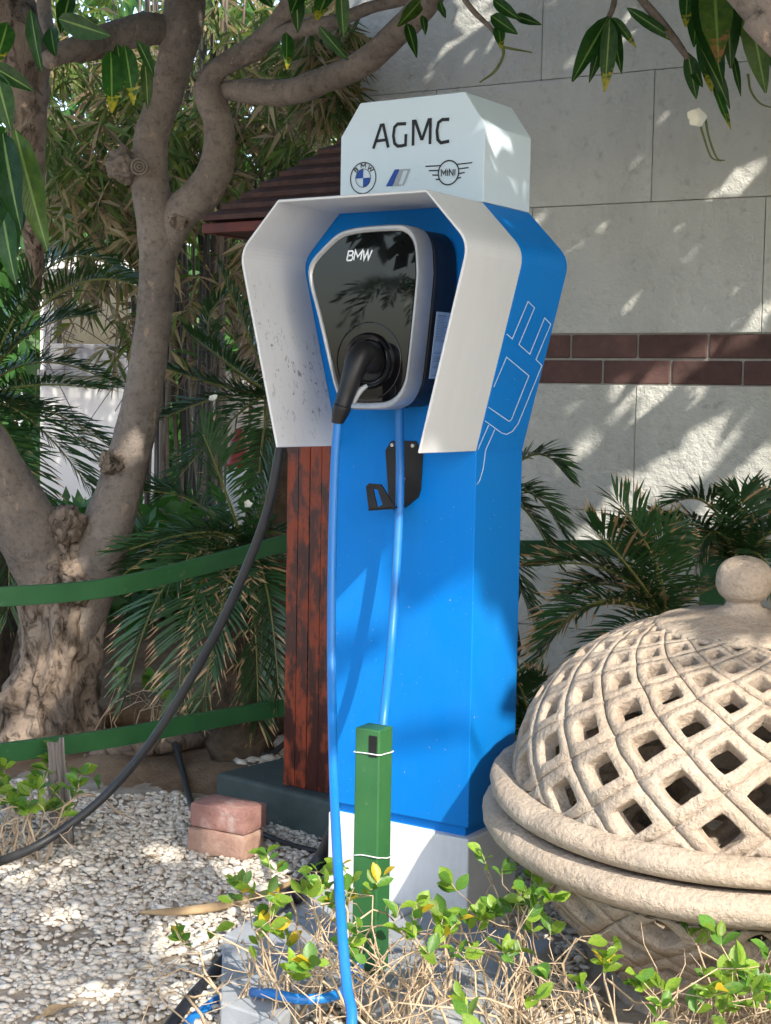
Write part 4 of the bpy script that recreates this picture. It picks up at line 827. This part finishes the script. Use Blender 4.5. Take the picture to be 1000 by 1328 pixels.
v_np = np.array([tuple(p) for p in cv]); o = npmesh('crown', v_np, np.array(cf), M['canopy_leaf'], tree2); vattr(o.data, 'u', cu); vattr(o.data, 'v', cvv); tag(o, kind='stuff')
bparts = []
hub = [Vector((2.0, 1.5, 3.0)), Vector((1.0, 1.2, 3.2)), Vector((2.6, .4, 3.3)), Vector((1.2, 2.2, 3.2)), Vector((0, 1.0, 3.4)), Vector((3.0, 2.0, 3.2))]
for h in hub[1:]: bparts.append(tubegeo([Vector((2.0, 1.5, 3.0)), Vector((2.0, 1.5, 3.0)).lerp(h, .5) + Vector((0, 0, .12)), h], [.05, .04, .025], 7))
for p in tips[::40]:
    h = min(hub, key=lambda q: (q - p).length)
    if (h - p).length < 1.6 and not any(bare(h.lerp(p, q), .02) for q in (.2, .4, .6, .8, 1)): bparts.append(tubegeo([h, h.lerp(p, .5) + Vector((0, 0, .08)), p], [.016, .012, .008], 5))
V, Fc = merge(bparts); mesh('branches', V, Fc, M['bark'], tree2, smooth=True)

# ------------------------------------------------------------------ cycads
def frond(parent, b, m, t, L=.14, nl=46, brown=.0, wl=.0042, vee=.35, flip=1):
    nl = int(nl * 1.55); brown = brown * .78 - .05; b, m, t = Vector(b), Vector(m), Vector(t); m = 2 * m - (b + t) / 2; V = []; Fc = []; TP = []; BR = []; pts = []
    for i in range(nl + 1):
        u = i / nl; p = b * (1 - u) ** 2 + m * 2 * u * (1 - u) + t * u * u; T = ((m - b) * (1 - u) + (t - m) * u).normalized(); pts.append((p, T))
    S0 = (t - b).cross(Vector((0, 0, 1))); S0 = S0.normalized() if S0.length > .02 else Vector((1, 0, 0))
    rp = random.uniform(.0, .12)
    for i in range(2, nl + 1):
        p, T = pts[i]; u = i / nl; S_ = (S0 - T * S0.dot(T)).normalized(); Nn = S_.cross(T)
        if Nn.z < 0: Nn = -Nn
        al = rad(18 + 50 * u ** 1.5); ln = L * (.45 + .75 * math.sin(math.pi * (.12 + .80 * u)) ** .8) * .95
        for s in (-1, 1):
            if random.random() < .07: continue
            al2 = al + random.gauss(0, .12); l = ln * random.uniform(.88, 1.08)
            d = (S_ * s * math.cos(al2) + T * math.sin(al2) + Nn * (vee + random.gauss(0, .13))).normalized(); d2 = (d - Vector((0, 0, random.uniform(.1, .6)))).normalized()
            wv = (T - d * T.dot(d)).normalized() * wl; q = [p, p + d * l * .3, p + d * l * .3 + (d + d2) * .5 * l * .4, p + d * l * .3 + (d + d2) * .5 * l * .4 + d2 * l * .3]
            k = len(V); V += [q[0], q[1] - wv * .9, q[1] + wv * .9, q[2] - wv * .8, q[2] + wv * .8, q[3]]; Fc += [(k, k + 1, k + 2), (k + 1, k + 3, k + 4, k + 2), (k + 3, k + 5, k + 4)]
            br = brown + random.gauss(0, .10) + (.9 if random.random() < brown * .22 else 0); TP += [0, .3, .3, .7, .7, 1]; BR += [br] * 6
    nv = len(V); rv, rf = tubegeo([p for p, T in pts[::3]], [.006 - .004 * i / (nl / 3) for i in range(len(pts[::3]))], 5)
    fm = [0] * len(Fc) + [1] * len(rf); Fc += [tuple(i + nv for i in q) for q in rf]; V += rv; TP += [0] * len(rv); BR += [0] * len(rv)
    o = mesh('frond', V, Fc, None, parent, mats=[M['cycad'], M['rachis']], fm=fm); vattr(o.data, 'tip', TP); vattr(o.data, 'brown', BR); return o
def cycad(label, foot_, trunk, fronds):
    r = empty('cycad', Vector((foot_.x, foot_.y, sh(foot_.x, foot_.y)))); tag(r, label, 'cycad')
    if trunk: tube('trunk', [(foot_.x, foot_.y, -.05, trunk[1]), (foot_.x, foot_.y, trunk[0] * .5, trunk[1] * 1.05), (foot_.x, foot_.y, trunk[0], trunk[1] * .7)], None, M['cycad_trunk'], r, n=20, per=8, amp=.3, fs=22)
    for fr_ in fronds: frond(r, *fr_)
    return r
# young cycad behind the rails, left of the lacquered post
B = lambda x, y, Y: at(x, y, Y)
cA = B(318, 712, 5.0)
cycad('dark cycad with drooping brown tipped fronds beside the lacquered post', cA, (.55, .10), [
    (cA, B(225, 745, 4.85), B(165, 900, 4.75), .17, 46, .22), (cA, B(255, 770, 4.85), B(232, 930, 4.7), .16, 46, .30), (cA, B(330, 800, 4.82), B(335, 935, 4.75), .15, 44, .32), (cA, B(295, 760, 4.8), B(262, 915, 4.65), .15, 46, .28), (cA, B(270, 690, 4.9), B(160, 715, 4.8), .15, 44, .08),
    (cA, B(345, 760, 4.8), B(362, 905, 4.7), .13, 40, .25), (cA, B(288, 625, 4.9), B(262, 560, 4.85), .15, 40, .02), (cA, B(345, 640, 5.0), B(372, 560, 5.0), .14, 40, .05), (cA, B(240, 700, 5.0), B(130, 770, 5.1), .15, 46, .15), (cA, B(355, 690, 5.0), B(420, 720, 5.0), .13, 36, .1), (cA, B(250, 650, 5.1), B(175, 640, 5.1), .14, 42, .02), (cA, B(310, 775, 5.0), B(300, 880, 4.95), .15, 40, .4)])
cB = B(352, 512, 5.4)
cycad('tall cycad spreading green fronds behind the hood of the pillar', cB, (1.1, .09), [
    (cB, B(300, 475, 5.3), B(245, 432, 5.2), .10, 42, -.1), (cB, B(285, 500, 5.4), B(195, 470, 5.3), .10, 42, -.1), (cB, B(270, 520, 5.4), B(180, 560, 5.3), .12, 44, 0), (cB, B(300, 545, 5.3), B(215, 640, 5.2), .14, 46, -.05), (cB, B(340, 575, 5.3), B(335, 650, 5.2), .11, 40, .02), (cB, B(375, 450, 5.4), B(420, 420, 5.4), .12, 36, 0), (cB, B(275, 445, 5.5), B(290, 385, 5.5), .09, 40, .1), (cB, B(320, 430, 5.45), B(285, 350, 5.4), .09, 38, .05)])
cC = B(-30, 520, 5.7)
cycad('large dark cycad arching long fronds behind the left stem of the tree', cC, (1.1, .12), [
    (cC, B(70, 385, 5.6), B(178, 372, 5.5), .16, 60, -.1), (cC, B(60, 350, 5.7), B(165, 360, 5.8), .14, 56, -.1), (cC, B(40, 500, 5.6), B(130, 505, 5.5), .14, 52, .2), (cC, B(50, 470, 5.8), B(160, 505, 5.9), .12, 52, .0), (cC, B(40, 545, 5.6), B(120, 640, 5.5), .16, 52, .05), (cC, B(55, 530, 5.7), B(150, 585, 5.7), .15, 52, 0), (cC, B(20, 580, 5.5), B(60, 700, 5.4), .15, 50, .1), (cC, B(10, 430, 5.6), B(60, 340, 5.6), .15, 46, 0), (cC, B(90, 560, 5.9), B(165, 660, 5.9), .16, 52, 0), (cC, B(5, 640, 5.4), B(10, 800, 5.3), .15, 50, .2), (cC, B(30, 440, 5.7), B(110, 410, 5.8), .15, 50, 0)])
# cycads on the right, behind the urn
cD = B(862, 800, 4.15)
cycad('cycad with browned leaflet tips rising behind the lattice urn', cD, (.35, .10), [
    (cD, B(815, 735, 4.05), B(772, 690, 4.0), .15, 40, .30), (cD, B(790, 740, 4.15), B(700, 735, 4.15), .13, 44, .35), (cD, B(780, 780, 4.1), B(712, 830, 4.0), .15, 46, .40), (cD, B(760, 790, 4.2), B(690, 880, 4.1), .13, 44, .35), (cD, B(850, 725, 4.1), B(868, 690, 4.1), .12, 40, .15), (cD, B(790, 830, 4.15), B(730, 930, 4.1), .13, 42, .35), (cD, B(800, 760, 4.25), B(745, 770, 4.2), .14, 42, .4), (cD, B(930, 760, 4.2), B(1000, 760, 4.1), .14, 42, .2), (cD, B(850, 730, 4.0), B(800, 650, 3.95), .13, 40, .22)])
cE = B(960, 735, 4.5)
cycad('bushy cycad against the wall right of the fence post', cE, (.4, .10), [
    (cE, B(900, 680, 4.45), B(812, 685, 4.4), .13, 44, .15), (cE, B(925, 660, 4.5), B(880, 650, 4.45), .12, 42, .05), (cE, B(960, 670, 4.5), B(960, 645, 4.5), .12, 40, .1), (cE, B(1000, 690, 4.45), B(1040, 680, 4.4), .13, 40, .25), (cE, B(985, 720, 4.35), B(1020, 790, 4.25), .14, 42, .3), (cE, B(900, 700, 4.5), B(850, 680, 4.5), .13, 40, .05), (cE, B(930, 690, 4.4), B(905, 720, 4.35), .13, 40, .2), (cE, B(985, 660, 4.6), B(1005, 660, 4.6), .12, 40, .1)])
cF = B(640, 640, 5.0)
cycad('cycad half hidden behind the blue pillar with thin curved fronds', cF, (.8, .09), [
    (cF, B(690, 590, 4.95), B(732, 615, 4.9), .11, 46, -.1), (cF, B(690, 640, 4.95), B(728, 690, 4.9), .11, 44, -.05), (cF, B(680, 660, 5.0), B(718, 725, 5.0), .11, 42, .1), (cF, B(600, 600, 5.0), B(560, 620, 5.0), .11, 40, 0), (cF, B(660, 720, 5.0), B(690, 800, 4.95), .12, 40, .1)])
cG = B(690, 960, 4.0)
cycad('low cycad squeezed between the blue pillar and the urn', cG, None, [(cG, B(680, 905, 3.95), B(668, 885, 3.9), .10, 30, .25), (cG, B(690, 915, 4.0), B(700, 890, 4.0), .11, 30, .3), (cG, B(672, 930, 4.0), B(655, 920, 4.0), .10, 28, .3)])

# ------------------------------------------------------------------ bamboo thicket
bam = empty('bamboo_clump', at(230, 760, 7.2)); tag(bam, 'dense bamboo clump with dry tan and green leaves behind the tree', 'bamboo')
rb = random.Random(5)
for k in range(46):
    Y = rb.uniform(6.9, 8.0); x = rb.choice((rb.uniform(186, 275), rb.uniform(186, 275), rb.uniform(230, 440))); p = at(x, 740, Y); p.z = sh(p.x, min(p.y, 9.7)); top = at(x + rb.uniform(-50, 60), -60, Y + rb.uniform(-.3, .3)); r = rb.uniform(.007, .017)
    mid = p.lerp(top, .5) + Vector((rb.uniform(-.06, .06), 0, 0)); tube('culm', [(*p, r), (*mid, r * .9), (*top, r * .5)], None, M[rb.choice(('culm_dark', 'culm_tan', 'culm_tan'))], bam, n=7, per=5)
def bleaves(name, n, reg, Yr, Lr, dens, parent, green):
    V = []; T = []; R = []; k = 0
    for _ in range(n):
        x, y = rb.uniform(reg[0], reg[2]), rb.uniform(reg[1], reg[3])
        if rb.random() > dens(x, y): continue
        Y = rb.uniform(*Yr); c = at(x, y, Y); hue = green(x, y)
        an = rb.uniform(0, 6.28)
        for q in range(rb.randint(3, 6)):
            d = Vector((math.cos(an + rb.gauss(0, .8)), rb.gauss(0, .5), rb.gauss(-.7, .45))).normalized(); L = rb.uniform(*Lr); s_ = d.cross(Vector((rb.gauss(0, .5), -1, rb.gauss(0, .5)))).normalized() * L * rb.uniform(.045, .075); dn = Vector((0, 0, -.15 * L))
            V += [c, c + d * L * .4 - s_, c + d * L * .4 + s_, c + d * L + dn]; T += [(k, k + 1, k + 2), (k + 1, k + 3, k + 2)]; k += 4
            R += [min(1, max(0, (rb.uniform(0, .42) if rb.random() < hue else rb.uniform(.48, 1))))] * 4
    o = npmesh(name, np.array([tuple(p) for p in V]), np.array(T), M['bamboo_leaf'], parent); vattr(o.data, 'rnd', R); tag(o, kind='stuff')
def clump(x, y, s=1.0): return noise.fractal(Vector((x / 70 * s, y / 70 * s, 3.3)), 1, 2, 3)
bleaves('foliage', 4600, (40, -60, 452, 330), (6.6, 7.9), (.08, .17), lambda x, y: min(1, max(.03, .45 + 1.5 * clump(x, y))) * (1 if y < 250 else .6), bam, lambda x, y: .76 + .5 * clump(x + 300, y) - .0006 * max(0, y - 60))
bleaves('dry_foliage', 1400, (60, 90, 430, 480), (6.7, 8.0), (.09, .2), lambda x, y: min(1, max(.05, .4 + 1.5 * clump(x, y + 700))), bam, lambda x, y: .28)
bleaves('foliage', 500, (395, 20, 470, 150), (5.75, 6.2), (.08, .15), lambda x, y: 1 if x < 445 else .15, bam, lambda x, y: .5)
bparts = []
for k in range(260):
    x, y = rb.uniform(60, 440), rb.uniform(60, 470); Y = rb.uniform(6.8, 7.8); L = rb.uniform(30, 110); a = rb.uniform(-.9, .9); bparts.append(tubegeo([at(x, y, Y), at(x + L * .5 * math.cos(a) * rb.choice((-1, 1)), y + L * .5 * math.sin(a) + 4, Y + rb.uniform(-.1, .1)), at(x + L * math.sin(a), y + L * math.cos(a), Y)], [.004, .003, .002], 4))
V, Fc = merge(bparts); tag(mesh('twigs', V, Fc, M['culm_tan'], bam), kind='stuff')

# ------------------------------------------------------------------ buildings behind the bamboo
hb = empty('white_building', at(110, 760, 9.6)); tag(hb, 'white rendered building with grey framed window seen through the cycads', 'building')
BX = lambda x: at(x, 600, 9.6).x
BZ = lambda y: at(120, y, 9.6).z
xa, xb, xc, xd = BX(52), BX(64), BX(176), BX(206); za, zb_, zc_, zd_ = 0, BZ(480), BZ(350), BZ(330)
for nm, e in (('wall_panel', (xa, xd, 9.6, 9.8, -.1, zb_)), ('wall_panel', (xa, xb - .001, 9.6, 9.8, zb_ + .001, zd_)), ('wall_panel', (xc + .001, xd, 9.6, 9.8, zb_ + .001, zd_)), ('wall_panel', (xb, xc, 9.6, 9.8, zc_, zd_))): box(nm, e, M['bwhite'], hb, None, 0)
wn = box('window', (xb + .03, xc - .03, 9.68, 9.69, zb_ + .03, zc_ - .03), M['pane'], hb, None, 0)
for e in ((xb - .02, xc + .02, 9.56, 9.66, zb_ - .002, zb_ + .16), (xb - .02, xb + .035, 9.56, 9.66, zb_ + .162, zc_), (xc - .035, xc + .02, 9.56, 9.66, zb_ + .162, zc_), (xb + .036, xc - .036, 9.56, 9.66, zc_ - .04, zc_)): box('frame', e, M['frame_grey'], wn, None, .004)
box('sill', (xb - .06, xc + .06, 9.52, 9.6, zb_ - .04, zb_ - .003), M['frame_grey'], hb, None, .004)
box('plinth', (xa, xd, 9.55, 9.598, -.1, BZ(732)), M['beige'], hb, None, .01); bxp = at(101, 709, 9.5); box('meter_box', (-.06, .06, 0, .09, -.05, .05), M['black_plastic'], hb, Matrix.Translation(bxp), .01)
def mass(name, label, reg, Yr, n, mat, L):
    V = []; T = []; k = 0; rm = random.Random(3)
    for _ in range(n):
        c = at(rm.uniform(reg[0], reg[2]), rm.uniform(reg[1], reg[3]), rm.uniform(*Yr)); d = Vector((rm.gauss(0, 1), rm.gauss(0, .6), rm.gauss(-.2, .8))).normalized(); l = L * rm.uniform(.6, 1.3); sx_ = d.cross(Vector((rm.gauss(0, .6), -1, rm.gauss(0, .6)))).normalized() * l * .2
        V += [c, c + d * l * .45 - sx_, c + d * l * .45 + sx_, c + d * l]; T += [(k, k + 1, k + 2), (k + 1, k + 3, k + 2)]; k += 4
    o = npmesh(name, np.array([tuple(p) for p in V]), np.array(T), mat); vattr(o.data, 'u', [.5] * len(V)); vattr(o.data, 'v', [.3] * len(V)); return tag(o, label, 'hedge', kind='stuff')
mass('background_hedge', 'dark leafy hedge mass far behind the bamboo', (-260, 250, 520, 780), (10.5, 12.5), 9000, M['canopy_leaf'], .22)
mass('background_hedge', 'loose sunlit foliage above the hedge behind the bamboo', (-260, -120, 500, 260), (10.5, 12.5), 2600, M['canopy_leaf'], .22)
mass('undergrowth', 'low dark undergrowth and leaf litter beneath the bamboo', (-120, 655, 460, 800), (6.3, 8.6), 3600, M['canopy_leaf'], .13)
V = []; T = []; rm = random.Random(8)  # unseen shrubs added to keep sky light off the pillar's right flank
for k in range(2600):
    c = Vector((rm.uniform(2.15, 3.3), rm.uniform(.2, 4.0), 0)); c.z = rm.uniform(.05, 1.75 + .35 * noise.noise(c * 1.5)); d = Vector((rm.gauss(0, 1), rm.gauss(0, 1), rm.gauss(.3, .5))).normalized() * .2; q = d.cross(Vector((rm.gauss(0, 1), rm.gauss(0, 1), 1))).normalized() * .04
    V += [c, c + d * .45 - q, c + d * .45 + q, c + d]; T += [(k * 4, k * 4 + 1, k * 4 + 2), (k * 4 + 1, k * 4 + 3, k * 4 + 2)]
o = npmesh('blocking_shrubs', np.array([tuple(p) for p in V]), np.array(T), M['canopy_leaf']); vattr(o.data, 'u', [.5] * len(V)); vattr(o.data, 'v', [.3] * len(V)); tag(o, 'added unseen evergreen shrubs blocking sky light on the right of the pillar', 'shrubs', kind='stuff')
bb_ = empty('beige_wall', at(310, 740, 8.5)); tag(bb_, 'low beige wall with brown coping panel behind the cycads', 'wall')
bx0, bx1 = at(266, 600, 8.5).x, at(520, 600, 8.5).x; zz1, zz0 = at(300, 398, 8.5).z, at(300, 482, 8.5).z
box('render_panel', (bx0, bx1, 8.5, 8.7, -.1, zz0), M['beige'], bb_, None, .005); box('coping_panel', (bx0 + .18, bx1, 8.47, 8.72, zz0 + .002, zz1), M['brown_panel'], bb_, None, .008)
bo = empty('bollard', Vector((at(309, 640, 6.4).x, 6.4, .05))); tag(bo, 'white bollard with red conical cap among the cycad fronds', 'bollard')
bz0, bz1, bz2, bz3 = .05, at(309, 606, 6.4).z, at(309, 578, 6.4).z, at(309, 556, 6.4).z; bxx = bo.location.x; k = pxm(6.4)
tube('shaft', [(bxx, 6.4, bz0, 24 * k), (bxx, 6.4, (bz0 + bz1) / 2, 20 * k), (bxx, 6.4, bz1, 15 * k)], None, M['bollard'], bo, n=20); tube('cap', [(bxx, 6.4, bz1 + .001, 15.5 * k), (bxx, 6.4, bz2, 12 * k), (bxx, 6.4, bz3, 5 * k)], None, M['red'], bo, n=20)

# ------------------------------------------------------------------ clipped hedge plants in front
def shrub(label, foot_, spread, height, nst, nleaf, lsize, group=None, yellow=.05, name='hedge_plant', bias=Vector((0, 0, 0)), cam_side=True, seed=0, tw='twig', rt=.0021, xr=.5):
    rr = random.Random(seed); r = empty(name, foot_); tag(r, label, 'shrub', group); parts = []; nodes = []
    for i in range(nst):
        p = foot_ + Vector((rr.uniform(-1, 1) * spread * .9, rr.uniform(-1, 1) * spread * xr, 0)); hh = height * rr.uniform(.6, 1.08); d = Vector((rr.gauss(0, .55), rr.gauss(0, .4), 1)).normalized(); pts = [p]
        for k in range(rr.randint(5, 8)):
            up_ = .35 if pts[-1].z < foot_.z + hh * .7 else -.55
            d = (d + Vector((rr.gauss(0, .36), rr.gauss(0, .30), rr.gauss(up_ * .6, .25)))).normalized(); q = pts[-1] + d * rr.uniform(.035, .075)
            if q.z > foot_.z + hh: d.z = -abs(d.z) * .3; q = pts[-1] + d * .04
            pts.append(q)
            if rr.random() < .7:
                e = (d * .6 + Vector((rr.gauss(0, .8), rr.gauss(0, .6), rr.gauss(.25, .5)))).normalized(); q2 = q + e * rr.uniform(.025, .055); e2 = (e + Vector((rr.gauss(0, .4), rr.gauss(0, .4), .25))).normalized(); q3 = q2 + e2 * rr.uniform(.015, .04)
                parts.append(tubegeo([q, q2, q3], [rt * .6, rt * .45, rt * .25], 4)); nodes.append((q3, e2)); nodes.append((q2, e))
        rd = rt * rr.uniform(.8, 1.7); sm = pts; parts.append(tubegeo(sm, [rd * (1.1 - .75 * j / len(sm)) for j in range(len(sm))], 5)); nodes.append((pts[-1], d)); nodes.append((pts[-2], d))
    V, Fc = merge(parts); o = mesh('twigs', V, Fc, M[tw], r, smooth=True)
    nodes.sort(key=lambda q: -q[0].z - rr.uniform(0, height * .7)); k = 0
    for p, d in nodes:
        for q in range(rr.randint(3, 6)):
            if k >= nleaf: break
            an = rr.uniform(0, 6.28); e = (d * .5 + Vector((math.cos(an), math.sin(an) * .7 - .2, rr.uniform(-.1, .9)))).normalized(); L = lsize * rr.uniform(.6, 1.25)
            st = p + d * rr.uniform(-.025, .008); m = 4 if rr.random() < yellow else rr.choice((0, 0, 1, 2, 3))
            putleaf('leaf', SHR[m], st, st + e * L, r, rr.uniform(.85, 1.25), facing=Vector((rr.gauss(.15, .5), rr.gauss(-.5, .4), .8))); k += 1
    return r
HG = 'clipped hedge plants before the pillar and urn'
hd = [(-.235, 2.86, .10, .20, 11, 70, 'sparse leafy hedge plant with yellow leaves at the edge of the grey pad'), (-.06, 2.84, .17, .28, 22, 180, 'twiggy hedge plant around the foot of the green post'), (.18, 2.84, .18, .28, 24, 180, 'twiggy hedge plant before the white plinth of the pillar'), (.44, 2.50, .19, .27, 30, 170, 'tangled bare twigged hedge plant before the gap between pillar and urn'), (.62, 2.42, .18, .32, 27, 220, 'leafy green hedge plant before the urn bowl'), (.84, 2.45, .18, .32, 20, 120, 'hedge plant beyond the leafy one before the urn')]
for i, (x, y, sp, h_, ns, nl_, lb_) in enumerate(hd): shrub(lb_, Vector((x, y, 0)), sp, h_, int(ns * 1.5), int(nl_ * .85), .035, HG, .10 if i < 2 else .03, seed=i + 20)
shrub('green leafy shrub with long bare stems at the foot of the tree', gr(14, 1120, 0), .17, .21, 22, 190, .042, None, .0, 'leafy_shrub', seed=50, tw='twig', rt=.0026, xr=.25)
shrub('small sprig of green leaves at the base of the gnarled stump', gr(195, 1000, 0) + Vector((-.12, .25, .02)), .13, .20, 9, 26, .042, None, 0, 'leafy_shrub', seed=61, xr=.3)
for k, (x, y, s, lb_) in enumerate(((415, 1112, .05, 'curled dry brown leaf lying on gravel near the bricks'), (95, 1305, .09, 'long dark dry leaf lying on the shaded gravel'), (430, 1280, .04, 'dry leaf caught between the flags of the pad'))):
    c = gr(x if k else 203, y, .02); o = bpy.data.objects.new('dry_leaf', leafmesh('dry_leaf', M['dry'], .2, nl=7, droop=.25, wave=.05)); COL.objects.link(o); a = 1.2 + k; o.matrix_world = Matrix.Translation(c) @ Matrix.Rotation(a, 4, 'Z') @ Matrix.Scale(s, 4); tag(o, lb_, 'leaf')

# ------------------------------------------------------------------ the street beside the bed (mirrored in the charger's glass)
M['asphalt'] = pm('asphalt', (.13, .125, .12), (.18, .17, .165), 3, .9, .3, 120)
M['kerb'] = pm('kerb_stone', (.35, .34, .32), (.45, .44, .41), 4, .85, .2, 60)
sheet('road', [(-30, -60), (-9, -60), (-9, 40), (-30, 40)], -.024, M['asphalt'])
rs3 = random.Random(9)
for k, (x, y) in enumerate(((-13.5, -3.2), (-12, .8), (-15, -8.5))):
    t = empty('street_tree', Vector((x, y, 0))); tag(t, 'round headed dark street tree across the road ' + ('between its two neighbours', 'standing nearest the kerb', 'next to the tallest palms')[k], 'tree', 'street trees across the road')
    tube('trunk', [(x, y, -.05, .16), (x + .1, y, 1.2, .12), (x, y + .1, 3.6, .09)], None, M['bark'], t, n=10)
    V = []; T = []; q = 0
    for _ in range(1500):
        d = Vector((rs3.gauss(0, 1), rs3.gauss(0, 1), rs3.gauss(0, 1))).normalized() * rs3.uniform(.6, 1) ** .5; c = Vector((x, y, 4.3)) + Vector((d.x * 2.0, d.y * 2.0, d.z * 1.4)); e = Vector((rs3.gauss(0, 1), rs3.gauss(0, 1), rs3.gauss(-.3, .6))).normalized() * .32; sx_ = e.cross(Vector((rs3.gauss(0, 1), rs3.gauss(0, 1), 1))).normalized() * .09
        V += [c, c + e * .5 - sx_, c + e * .5 + sx_, c + e]; T += [(q, q + 1, q + 2), (q + 1, q + 3, q + 2)]; q += 4
    o = npmesh('crown', np.array([tuple(p) for p in V]), np.array(T), M['canopy_leaf'], t); vattr(o.data, 'u', [.5] * len(V)); vattr(o.data, 'v', [.3] * len(V)); tag(o, kind='stuff')
for k, (x, y) in enumerate(((-27, -9), (-33, -17), (-31, -4))):
    t = empty('date_palm', Vector((x, y, 0))); tag(t, 'tall date palm far across the road ' + ('in line with the middle street tree', 'closest to the boundary wall', 'beyond the tree at the kerb')[k], 'palm', 'palms across the road'); tube('trunk', [(x, y, -.05, .2), (x + .1, y, 1.6, .16), (x, y, 3.2, .15)], None, M['bark_rough'], t, n=10)
    for a in range(12):
        an = a * .524; d = Vector((math.cos(an), math.sin(an), 0)); c = Vector((x, y, 3.2)); frond(t, c, c + d * .9 + Vector((0, 0, .45)), c + d * 1.7 + Vector((0, 0, -.4 if a % 2 else .1)), .45, 16, 0, .03)
bw_ = empty('boundary_wall', Vector((-44, -10, 0))); tag(bw_, 'long low boundary wall beyond the road', 'wall'); box('wall_panel', (-44.2, -44, -70, 30, -.05, 1.1), M['bwhite'], bw_, None, 0); box('coping', (-44.3, -43.9, -70, 30, 1.102, 1.2), M['kerb'], bw_, None, 0)
